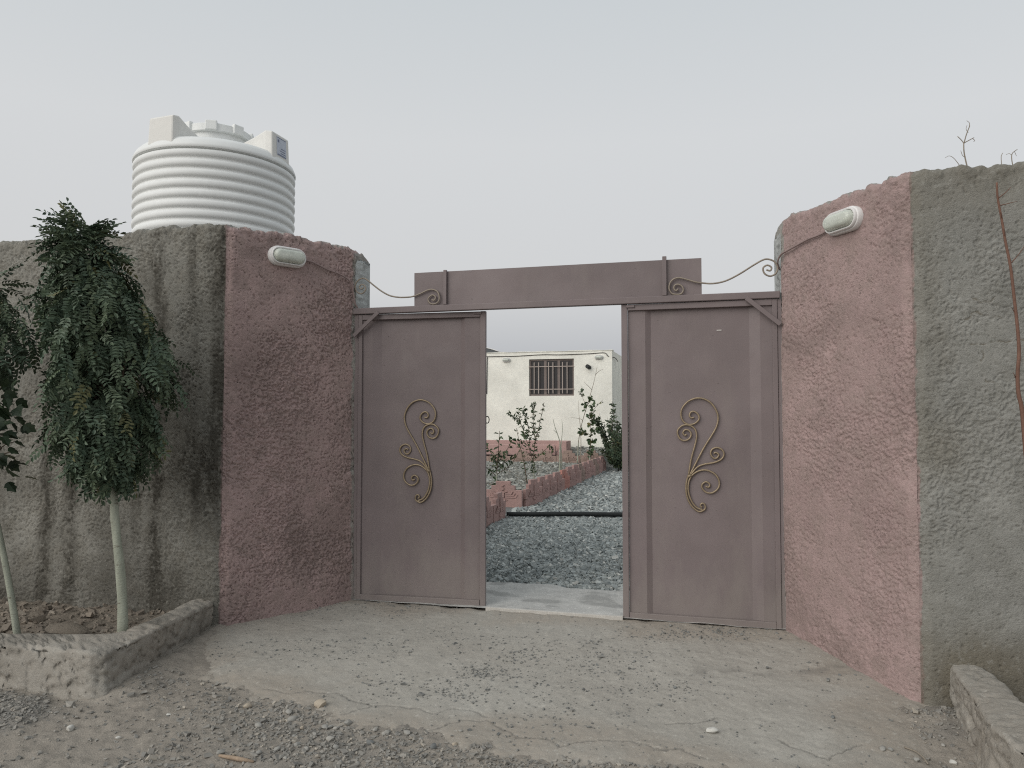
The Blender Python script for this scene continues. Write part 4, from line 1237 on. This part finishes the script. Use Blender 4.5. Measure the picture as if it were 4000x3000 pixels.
SPECIAL = {0: ('stone_tan', 'large tan rounded stone lying on the apron edge, left of the middle'), 1: ('stone_tan', 'tan stone on the dirt to the left of the largest tan stone'),
           7: ('stone_tan', 'reddish tan stone among the grey stones at the apron edge'), 10: ('stone_tan', 'small tan pebble beside the weathered wood stick'),
           15: ('stone_tan', 'orange tan stone at the tip of the gravel patch, bottom middle'), 16: ('stone_dark', 'dark lump of stone just left of the orange tan stone'),
           22: ('stone_dark', 'dark grey stone on the gravel at the bottom, left of middle'), 32: ('stone_white', 'smooth whitish pebble on the dirt below the left planter curb'),
           33: ('stone_white', 'small pale stone alone on the dirt between planter curb and apron'), 34: ('stone_white', 'small pale stone on the dirt, bottom left'),
           35: ('stone_white', 'flat oval pale pebble lying on the apron, bottom right'), 36: ('stone_dark', 'small dark chip on the apron before the right pink wall'),
           39: ('stone_white', 'whitish stone at the bottom right beside the curb'), 6: ('stone', 'largest grey stone at the right end of the stone row on the apron edge')}
for i, (x, y, s) in enumerate(STONES):
    me = STM[8] if i == 35 else STM[i % 8]
    o = bpy.data.objects.new('stone', me)
    COL.objects.link(o)
    zz = float(max(apron_z(np.array([x]), np.array([y]))[0], dirt_z(np.array([x]), np.array([y]))[0]))
    o.location = (x, y, zz + s * 0.17)
    o.scale = (s, s, s)
    o.rotation_euler = (random.uniform(-0.2, 0.2), random.uniform(-0.2, 0.2), random.uniform(0, 6.28) if i not in (0, 35) else 0.1)
    if i in SPECIAL:
        o.material_slots[0].link = 'OBJECT'
        o.material_slots[0].material = M[SPECIAL[i][0]]
        tag(o, SPECIAL[i][1], 'stone')
    elif x > 1.5:
        tag(o, 'small grey stone on the dirt at the bottom right', 'stone', 'grey stones at the bottom right')
    else:
        tag(o, 'grey stone among others strewn along the broken apron edge', 'stone', 'grey stones along the apron edge')

def on_dirt(x, y, dz):
    return (x, y, float(max(dirt_z(np.array([x]), np.array([y]))[0], apron_z(np.array([x]), np.array([y]))[0])) + dz)
tag(MB().tube([on_dirt(-1.40, 3.70, 0.012), on_dirt(-1.345, 3.688, 0.014), on_dirt(-1.28, 3.675, 0.012), on_dirt(-1.22, 3.66, 0.008)], [0.006, 0.010, 0.011, 0.005], 7).build('wood_stick', M['straw'], None, smooth=True),
    'weathered wood stick on the dirt at the bottom, left of middle', 'stick')
tag(MB().tube(spline([on_dirt(1.925, 3.80, 0.006), on_dirt(1.955, 3.75, 0.012), on_dirt(1.965, 3.70, 0.012), on_dirt(1.96, 3.65, 0.006)], 4), [0.0035] * 13, 6).build('twig', M['twig'], None, smooth=True),
    'thin bent twig on the dirt at the bottom right', 'twig')
def clod():
    o = bpy.data.objects.new('soil_clod', stone_mesh(777, 0.45))
    COL.objects.link(o)
    o.location = (-2.93, 5.05, 0.10)
    o.scale = (0.26, 0.20, 0.17)
    o.rotation_euler = (0.1, 0.1, 0.25)
    o.data.materials.clear()
    o.data.materials.append(M['soil'])
    tag(o, 'dark clod of earth in the planter between the two pale trunks', 'clod')
clod()

# ------------------------------------------------------------------ trees in the left planter
def leaf_quads(L, Wd, fold=0.25):
    """leaflet along +x folded on its midrib: 6 verts, 2 quads"""
    f = fold * Wd
    return np.array([(0, 0, 0), (0.35 * L, Wd / 2, f), (0.75 * L, Wd * 0.42, f), (L, 0, -0.05 * L), (0.75 * L, -Wd * 0.42, f), (0.35 * L, -Wd / 2, f)]), [(0, 1, 2, 3), (0, 3, 4, 5)]

def frame(d, upv):
    d = unit(d)
    y = np.cross(upv, d)
    y = y / (np.linalg.norm(y) + 1e-9)
    z = np.cross(d, y)
    return np.stack([d, y, z], 1)

def frond(rg, L=0.17, pairs=8, ll=0.044, lw=0.021):
    """compound leaf: rachis from the origin along +x, arching down"""
    V, F, T = [], [], []
    pts = []
    for i in range(pairs + 2):
        t = i / (pairs + 1)
        pts.append(np.array([L * t * (1 - 0.12 * t), 0.012 * math.sin(t * 3) * rg.normal(), -0.32 * L * t * t]))
    base, fq = leaf_quads(1, 1)
    tint = rg.uniform(0, 0.8)
    def add(p, d, up, l, w):
        nonlocal V, F, T
        Rm = frame(d, up)
        q = (base * np.array([l, w, w])) @ Rm.T + p
        o = len(V)
        V += list(q)
        F += [tuple(a + o for a in f) for f in fq]
        T += [float(np.clip(tint + rg.normal(0, 0.08), 0, 1))] * 6
    for i in range(1, pairs + 1):
        t = i / (pairs + 1)
        tg = unit(pts[i + 1] - pts[i - 1])
        for s in (-1, 1):
            k = 1.0 - 0.35 * abs(t - 0.45)
            d = unit(tg * 0.45 + np.array([0, s, 0]) * 0.95 + np.array([0, 0, rg.uniform(-0.35, 0.12)]))
            add(pts[i], d, np.array([0, 0, 1.0]) + 0.2 * rg.normal(0, 1, 3), ll * k * rg.uniform(0.85, 1.1), lw * k)
    add(pts[-1], unit(pts[-1] - pts[-2]), np.array([0, 0, 1.0]), ll * 0.9, lw * 0.9)
    for a, b in zip(pts[:-1], pts[1:]):
        o = len(V)
        V += [a + (0, 0.0011, 0), b + (0, 0.0011, 0), b - (0, 0.0011, 0), a - (0, 0.0011, 0)]
        F += [(o, o + 1, o + 2, o + 3)]
        T += [0.3] * 4
    return np.array(V), F, T

FR = [frond(np.random.default_rng(900 + i), L=0.18 + 0.014 * (i % 4), pairs=7 + i % 3) for i in range(10)]
def crown_radius(profile, z):
    zs = [p[0] for p in profile]
    cx = np.interp(z, zs, [0.5 * (p[1] + p[2]) for p in profile])
    rr = np.interp(z, zs, [0.5 * (p[2] - p[1]) for p in profile])
    return cx, rr

def locust(name, label, base, top, profile, ycen, nfr, nind, seed, trunk_r=0.026):
    rg = np.random.default_rng(seed)
    t = tag(empty(name, base), label, 'tree')
    off = -np.array(base)
    zmin, zmax = profile[0][0], profile[-1][0]
    tr = [np.array(base) + (0, 0, -0.08)]
    for k in range(1, 9):
        f = k / 8
        p = np.array(base) * (1 - f) + np.array(top) * f + np.array([0.010 * math.sin(5 * f), 0.006 * math.sin(7 * f), 0])
        tr.append(p)
    MB().tube([p + off for p in tr], [trunk_r * (1.25 - 0.35 * i / 8) * (1 + 0.05 * math.sin(i * 2.3)) for i in range(9)], 12).build('trunk', M['bark_pale'], t, smooth=True)
    # limbs fan out, then arch over
    limbs = []
    for k in range(13):
        a = rg.uniform(0, 2 * math.pi)
        zt = zmin + (zmax - zmin) * rg.uniform(0.45, 0.97) if k else zmax - 0.06
        cx, rr = crown_radius(profile, zt)
        e = np.array([cx + rr * 0.6 * math.cos(a) * (k > 0), ycen + rr * 0.6 * math.sin(a) * (k > 0), zt])
        mid = np.array(top) * 0.5 + e * 0.5 + np.array([0, 0, 0.16])
        pts = spline([np.array(top), mid, e], 5)
        limbs.append(pts)
        MB().tube([p + off for p in pts], np.linspace(trunk_r * 0.5, 0.004, len(pts)), 6).build('limb', M['bark'], t, smooth=True)
    V, F, T, n = [], [], [], 0
    items = []
    for k in range(nfr):
        z = zmin + (zmax - zmin) * rg.uniform(0, 1) ** 0.95
        cx, rr = crown_radius(profile, z)
        # uneven lobes and hollows
        a = rg.uniform(0, 2 * math.pi)
        lob = 0.86 + 0.34 * float(fbm(np.cos(a) * 1.6 + 5, np.sin(a) * 1.6, z * 3.2, 2, seed))
        f = math.sqrt(rg.uniform(0.02, 1)) * lob
        p = np.array([cx + rr * f * math.cos(a), ycen + min(rr, 0.42) * f * math.sin(a), z])
        up = (z - zmin) / (zmax - zmin)
        d = unit(np.array([math.cos(a), math.sin(a), 0]) * rg.uniform(0.25, 0.85) + np.array([0, 0, rg.uniform(-1.5, -0.35) + 1.5 * max(0, up - 0.86) / 0.14]) + 0.25 * rg.normal(0, 1, 3))
        items.append((p, d, f * (1.2 if math.sin(a) < 0.2 else 0.2)))
    items.sort(key=lambda q: -q[2])
    protos = {}
    for k, (p, d, _) in enumerate(items):
        i = int(rg.integers(0, len(FR)))
        Rm = frame(d, np.array([0, 0, 1.0]) + 0.35 * rg.normal(0, 1, 3))
        s = rg.uniform(0.8, 1.15)
        yel = rg.uniform() < 0.035
        if k < nind:
            key = (i, yel)
            if key not in protos:
                me = bpy.data.meshes.new('compound_leaf')
                me.from_pydata([tuple(q) for q in FR[i][0]], [], FR[i][1])
                at = me.attributes.new('tint', 'FLOAT', 'POINT')
                at.data.foreach_set('value', np.array(FR[i][2], np.float32) if not yel else np.full(len(FR[i][2]), 0.96, np.float32))
                me.materials.append(M['leaf'])
                protos[key] = me
            o = bpy.data.objects.new('compound_leaf', protos[key])
            COL.objects.link(o)
            o.parent = t
            m4 = np.eye(4)
            m4[:3, :3] = Rm * s
            m4[:3, 3] = p + off
            o.matrix_local = Matrix(m4.tolist())
        else:
            q = FR[i][0] * s @ Rm.T + p + off
            V.append(q)
            F += [tuple(a + n for a in f) for f in FR[i][1]]
            T += list(FR[i][2]) if not yel else [0.96] * len(FR[i][2])
            n += len(q)
    me = bpy.data.meshes.new('crown')
    me.from_pydata([tuple(x) for x in np.concatenate(V)], [], F)
    at = me.attributes.new('tint', 'FLOAT', 'POINT')
    at.data.foreach_set('value', np.array(T, np.float32))
    o = link_mesh('crown', me, M['leaf'], t)
    o['kind'] = 'stuff'
    return t
PROF1 = [(1.16, -2.70, -2.50), (1.30, -2.88, -2.38), (1.46, -2.98, -2.28), (1.70, -3.04, -2.23), (1.95, -3.06, -2.28), (2.20, -3.05, -2.37), (2.42, -3.01, -2.52), (2.58, -2.95, -2.67), (2.71, -2.88, -2.80)]
locust('locust_tree', 'dense drooping locust tree with a pale trunk in the left planter', (-2.49, 4.92, 0.06), (-2.555, 4.90, 1.10), PROF1, 4.92, 1350, 220, 11)
PROF2 = [(1.82, -3.75, -3.36), (1.98, -3.95, -3.22), (2.12, -3.98, -3.19), (2.26, -3.92, -3.25), (2.40, -3.75, -3.36)]
locust('locust_tree', 'drooping locust foliage cut off by the left edge, above the dark broad leaves', (-3.72, 5.02, 0.06), (-3.64, 5.0, 1.7), PROF2, 5.0, 210, 50, 12, 0.024)

def broadleaf(rg, s):
    """broad lobed leaf with a droop"""
    o = [(0, 0), (0.05, 0.22), (0.28, 0.42), (0.38, 0.30), (0.62, 0.40), (0.70, 0.22), (1.0, 0.0), (0.70, -0.22), (0.62, -0.40), (0.38, -0.30), (0.28, -0.42), (0.05, -0.22)]
    V = [(x * s, y * s, -0.18 * s * x * x + 0.25 * s * abs(y)) for x, y in o] + [(0.4 * s, 0, -0.02 * s)]
    F = [(i, (i + 1) % 12, 12) for i in range(12)]
    return np.array(V), F

def leafy(name, label, cat, base, stems, leaves, trunk_mat, leaf_mat, leaf_fn, seed, root=None, leaf_name='foliage', group=None):
    """plant from explicit stems (world polylines with end radii) and leaf spots (pos, dir)"""
    rg = np.random.default_rng(seed)
    t = tag(empty(name, base), label, cat, group)
    off = -np.array(base)
    for pts, r0, r1, nm in stems:
        sp = spline(pts, 4) if len(pts) > 2 else [np.array(p) for p in pts]
        MB().tube([p + off for p in sp], np.linspace(r0, r1, len(sp)), 7).build(nm, M[trunk_mat if nm != 'whitewash' else 'bark_pale'], t, smooth=True)
    if leaves:
        V, F, T, n = [], [], [], 0
        for p, d, s in leaves:
            v, f = leaf_fn(rg, s)
            Rm = frame(d, np.array([0, 0, 1.0]) + 1.0 * rg.normal(0, 1, 3))
            V.append(v @ Rm.T + p + off)
            F += [tuple(a + n for a in q) for q in f]
            T += [float(rg.uniform(0, 0.97))] * len(v)
            n += len(v)
        me = bpy.data.meshes.new(leaf_name)
        me.from_pydata([tuple(x) for x in np.concatenate(V)], [], F)
        at = me.attributes.new('tint', 'FLOAT', 'POINT')
        at.data.foreach_set('value', np.array(T, np.float32))
        o = link_mesh(leaf_name, me, M[leaf_mat], t)
        o['kind'] = 'stuff'
    return t

def lance(rg, s):
    v, f = leaf_quads(s, s * 0.36, 0.25)
    v[3, 2] -= 0.12 * s
    return v, f
def roundleaf(rg, s):
    v, f = leaf_quads(s, s * 0.75, 0.18)
    return v, f

# dark broad-leaved tree at the very left
rg = np.random.default_rng(31)
lv = []
for k in range(150):
    a = rg.uniform(0, 2 * math.pi)
    f = math.sqrt(rg.uniform(0, 1))
    z = rg.uniform(1.06, 1.72)
    p = np.array([-3.42 + 0.30 * f * math.cos(a), 4.86 + 0.22 * f * math.sin(a), z])
    lv.append((p, unit(np.array([math.cos(a), math.sin(a), rg.uniform(-1.3, 0.1)]) + 0.3 * rg.normal(0, 1, 3)), rg.uniform(0.075, 0.12)))
st = [([(-3.13, 4.90, -0.02), (-3.18, 4.89, 0.30), (-3.27, 4.88, 0.75), (-3.38, 4.87, 1.2), (-3.42, 4.86, 1.6)], 0.024, 0.012, 'whitewash')]
for k in range(7):
    a = k * 0.9
    st.append(([(-3.37, 4.87, 1.1 + 0.05 * k), (-3.40 + 0.14 * math.cos(a), 4.86 + 0.1 * math.sin(a), 1.25 + 0.05 * k), (-3.42 + 0.26 * math.cos(a), 4.86 + 0.2 * math.sin(a), 1.28 + 0.06 * k)], 0.006, 0.002, 'limb'))
tl = leafy('mulberry_tree', 'dark broad leaved young tree with a leaning pale trunk at the left edge', 'tree', (-3.13, 4.90, 0.05), st, lv, 'bark', 'leaf_dark', broadleaf, 32, leaf_name='crown')
for o in tl.children:
    if o.name.startswith('whitewash'):
        o.name = 'trunk'

# bare reddish sapling and dry weeds at the right wall
st = [([(2.74, 3.93, -0.08), (2.71, 3.95, 0.6), (2.68, 3.962, 1.2), (2.664, 3.965, 1.52), (2.65, 3.97, 1.62), (2.648, 3.97, 1.72), (2.657, 3.968, 1.83), (2.655, 3.969, 1.95), (2.645, 3.972, 2.10), (2.632, 3.976, 2.28), (2.612, 3.983, 2.43), (2.598, 3.987, 2.55), (2.584, 3.992, 2.66), (2.581, 3.992, 2.745)], 0.0125, 0.005, 'trunk')]
for z, x, dx, dz in ((2.66, 2.584, 0.05, 0.05), (2.55, 2.598, -0.025, 0.03), (2.62, 2.59, 0.075, 0.015), (2.30, 2.63, 0.09, 0.13), (2.05, 2.65, -0.03, 0.02), (1.70, 2.648, -0.03, 0.03), (2.45, 2.61, -0.02, 0.04)):
    st.append(([(x, 3.985, z), (x + dx * 0.5, 3.97, z + dz * 0.45), (x + dx, 3.96, z + dz)], 0.0028, 0.0012, 'twig'))
leafy('bare_sapling', 'thin reddish bare sapling before the greenish grey wall at the right edge', 'sapling', (2.74, 3.93, -0.06), st, None, 'bark_red', 'leaf', lance, 41)
TW = 2.915
st = [([(2.60, 4.27, TW - 0.02), (2.583, 4.275, 3.00), (2.581, 4.275, 3.061)], 0.004, 0.003, 'stem'),
      ([(2.581, 4.275, 3.055), (2.595, 4.27, 3.11), (2.612, 4.265, 3.158)], 0.003, 0.0025, 'stem'), ([(2.610, 4.265, 3.155), (2.611, 4.266, 3.175), (2.598, 4.269, 3.19)], 0.002, 0.0012, 'stem'),
      ([(2.582, 4.275, 3.06), (2.570, 4.28, 3.082), (2.552, 4.284, 3.104)], 0.0025, 0.0022, 'stem'), ([(2.582, 4.275, 3.062), (2.605, 4.268, 3.074), (2.632, 4.26, 3.088)], 0.0028, 0.002, 'stem'),
      ([(2.59, 4.274, 2.98), (2.575, 4.278, 2.99), (2.566, 4.28, 3.02)], 0.002, 0.0012, 'stem'), ([(2.604, 4.267, 3.12), (2.594, 4.27, 3.14), (2.60, 4.27, 3.165)], 0.0016, 0.001, 'stem'),
      ([(2.625, 4.262, 3.083), (2.636, 4.26, 3.07), (2.628, 4.26, 3.066)], 0.0018, 0.0012, 'stem'),
      ([(2.57, 4.28, TW), (2.535, 4.29, 2.975), (2.51, 4.297, 2.995), (2.488, 4.302, 2.985)], 0.002, 0.001, 'stem')]
leafy('dry_weed', 'dry branching weed standing on top of the right wall', 'weed', (2.60, 4.27, TW - 0.01), st, None, 'twig', 'leaf', lance, 42)
st = [([(2.76, 4.22, TW - 0.02), (2.757, 4.22, 2.962), (2.766, 4.218, 2.985)], 0.0022, 0.0014, 'stem'), ([(2.812, 4.205, TW - 0.02), (2.807, 4.205, 2.97), (2.834, 4.197, 2.998)], 0.0028, 0.0018, 'stem'),
      ([(2.808, 4.205, 2.968), (2.795, 4.21, 2.978), (2.78, 4.213, 2.972)], 0.0015, 0.001, 'stem'), ([(2.82, 4.2, 2.985), (2.826, 4.2, 2.97), (2.83, 4.2, 2.96)], 0.0015, 0.001, 'stem')]
leafy('dry_weed', 'small wispy dry weed on the right wall at the photo edge', 'weed', (2.78, 4.21, TW - 0.01), st, None, 'twig', 'leaf', lance, 43)

# ------------------------------------------------------------------ young plants in the yard
def shoot_leaves(rg, pts, n, s, spread=0.9, f0=0.15):
    out = []
    sp = spline(pts, 6)
    for k in range(n):
        t = rg.uniform(f0, 1)
        i = min(int(t * (len(sp) - 1)), len(sp) - 2)
        p = sp[i]
        tg = unit(sp[i + 1] - sp[i])
        d = rg.normal(0, 1, 3)
        d = unit(d - tg * (d @ tg))
        out.append((p, unit(d * spread * 0.8 + tg * rg.uniform(0.1, 1.0) + np.array([0, 0, rg.uniform(-0.9, 0.25)])), s * rg.uniform(0.7, 1.2)))
    return out

def shrub(name, label, base, shoots, leaf_fn, s, seed, mat='leaf_yard', white=0.0, cat='shrub', bark='bark', rad=0.012, dens=1.0):
    """shoots: list of (polyline relative to base, leaf count)"""
    rg = np.random.default_rng(seed)
    b = np.array(base)
    st, lv = [], []
    for i, (pl, n) in enumerate(shoots):
        pts = [b + np.array(p) for p in pl]
        r0 = rad * (1.0 if pl[0][2] <= 0.02 else 0.6)
        st.append((pts, r0, r0 * 0.35, 'stem'))
        lv += shoot_leaves(rg, pts, int(n * dens), s)
    if white:
        p = np.array(shoots[0][0])
        top = p[1] * 1.0
        st.append(([b + p[0], b + p[0] * 0.5 + top * 0.5, b + top], rad * 1.25, rad * 1.1, 'whitewash'))
    t = leafy(name, label, cat, base, st, lv, bark, mat, leaf_fn, seed + 1)
    for o in t.children:
        if o.name.startswith('whitewash'):
            o.name = 'limewashed_base'
    return t
shrub('peach_sapling', 'low peach sapling beside the left gate leaf, behind the winged edging block', (-0.27, 13.45, 0.15),
      [([(0, 0, 0), (0.0, 0, 0.35), (0.03, 0, 0.75), (0.05, 0, 1.10)], 26), ([(0, 0, 0.30), (-0.25, 0.05, 0.50), (-0.42, 0.05, 0.62)], 12), ([(0, 0, 0.33), (0.25, 0.1, 0.50), (0.45, 0.1, 0.85), (0.50, 0.1, 1.02)], 16),
       ([(0.02, 0, 0.5), (-0.12, -0.1, 0.75), (-0.2, -0.1, 0.85)], 14), ([(0.03, 0, 0.55), (0.2, -0.1, 0.8), (0.28, -0.1, 0.98)], 14), ([(0.0, 0, 0.45), (0.15, 0, 0.55), (0.28, 0.0, 0.6)], 10)], lance, 0.095, 51, white=1, dens=1.6)
shrub('peach_sapling', 'taller peach sapling with a forked trunk in front of the barred window', (0.45, 15.35, 0.17),
      [([(0, 0, 0), (-0.02, 0, 0.40), (0.02, 0, 0.85), (0.10, 0, 1.15), (0.20, 0, 1.62)], 46), ([(-0.02, 0, 0.40), (-0.14, 0, 0.80), (-0.26, 0, 1.15), (-0.38, 0, 1.3), (-0.52, 0, 1.42)], 34), ([(-0.08, 0, 0.6), (-0.12, 0.1, 1.1), (-0.18, 0.1, 1.35), (-0.22, 0.1, 1.52)], 34),
       ([(0.02, 0, 0.85), (-0.02, 0.1, 1.15), (0.0, 0.1, 1.45), (-0.02, 0.1, 1.62)], 36), ([(0, 0, 0.45), (0.15, 0, 0.6), (0.30, 0, 0.72), (0.36, 0, 0.66)], 12), ([(-0.26, 0, 1.15), (-0.3, 0, 1.3), (-0.32, 0, 1.52)], 14),
       ([(-0.15, -0.1, 0.0), (-0.2, -0.05, 0.35), (-0.28, 0, 0.7), (-0.36, 0, 1.1)], 16)], lance, 0.080, 53, white=1, dens=1.9)
shrub('bare_sapling', 'leafless limewashed twin stemmed sapling right of the taller peach', (1.09, 17.45, 0.20),
      [([(0, 0, 0), (0.01, 0, 0.55), (0.0, 0, 0.75), (-0.10, 0, 1.05), (-0.15, 0, 1.25)], 0), ([(0.02, 0, 0.5), (0.05, 0, 0.8), (0.07, 0, 1.05), (0.05, 0, 1.25)], 0), ([(0.04, 0.02, 0), (0.05, 0.02, 0.3), (0.04, 0, 0.6)], 0), ([(-0.05, 0, 0.92), (-0.1, 0, 0.96), (-0.14, 0, 1.0)], 0)], lance, 0.08, 55, white=1, cat='sapling', bark='bark_pale', rad=0.016)
shrub('tall_sapling', 'tall thin leaning sapling reaching the stove pipe on the cream house', (1.78, 20.75, 0.24),
      [([(0, 0, 0), (0.03, 0, 0.55), (0.12, 0, 1.05), (0.30, 0, 1.65), (0.46, 0, 2.2), (0.55, 0, 2.62)], 0), ([(0.40, 0, 2.0), (0.28, 0, 2.12), (0.18, 0, 2.22)], 0), ([(0.5, 0, 2.40), (0.6, 0, 2.50), (0.72, 0, 2.56)], 0), ([(0.15, 0, 1.15), (0.08, 0, 1.2), (-0.18, 0, 1.24)], 0),
       ([(0.10, 0, 0.9), (0.05, 0.0, 1.3), (0.04, 0, 1.7)], 0), ([(0.28, 0, 1.55), (0.16, 0, 1.75), (0.13, 0, 2.1)], 8), ([(0.3, 0, 1.6), (0.38, 0, 1.72), (0.36, 0, 1.8)], 14), ([(0.24, 0, 1.4), (0.18, 0, 1.5), (0.2, 0, 1.6)], 8), ([(0.08, 0, 0.0), (0.1, 0, 0.5), (0.09, 0, 0.9)], 0)], roundleaf, 0.13, 57, white=1, cat='sapling', bark='twig', rad=0.014)
shrub('round_leaved_sapling', 'small round leaved sapling between the tall sapling and the dense shrub', (2.10, 20.65, 0.25),
      [([(0, 0, 0), (0.03, 0, 0.40), (0.04, 0, 0.85), (0.0, 0, 1.35)], 34), ([(0.03, 0, 0.5), (0.1, 0, 0.6), (0.14, 0, 0.62)], 12), ([(0.03, 0, 0.75), (-0.12, 0, 0.82), (-0.26, 0, 0.86)], 22), ([(0.04, 0, 0.8), (0.16, 0, 0.85), (0.26, 0, 0.9)], 16), ([(0.02, 0, 1.0), (0.12, 0, 1.3), (0.06, 0, 1.62)], 22), ([(0, 0, 1.3), (0.22, 0, 1.55), (0.38, 0, 1.72)], 4)], roundleaf, 0.125, 59, white=1, cat='sapling')
rg = np.random.default_rng(61)
sh = [([(0, 0, 0), (-0.06, 0, 0.5), (-0.18, 0, 1.0), (-0.12, 0, 1.5), (-0.16, 0, 1.92)], 90), ([(0.05, 0, 0), (0.1, 0, 0.5), (0.18, 0, 1.0), (0.26, 0, 1.7)], 90), ([(0, 0, 0.3), (-0.28, 0, 0.75), (-0.50, 0, 1.2), (-0.56, 0, 1.45)], 80), ([(-0.5, 0, 1.2), (-0.62, 0, 1.4), (-0.80, 0, 1.58)], 30)]
for k in range(46):
    a = rg.uniform(0, 6.28)
    r = rg.uniform(0.2, 0.75)
    h = rg.uniform(0.4, 1.6)
    sh.append(([(0, 0, 0.1), (r * 0.5 * math.cos(a), r * 0.5 * math.sin(a), h * 0.5), (r * math.cos(a), r * math.sin(a), h)], 46))
shrub('dense_shrub', 'dense dark green shrub beside the right gate leaf at the end of the drive', (2.93, 21.0, 0.0), sh, lance, 0.115, 62, 'leaf', rad=0.014, dens=1.3)
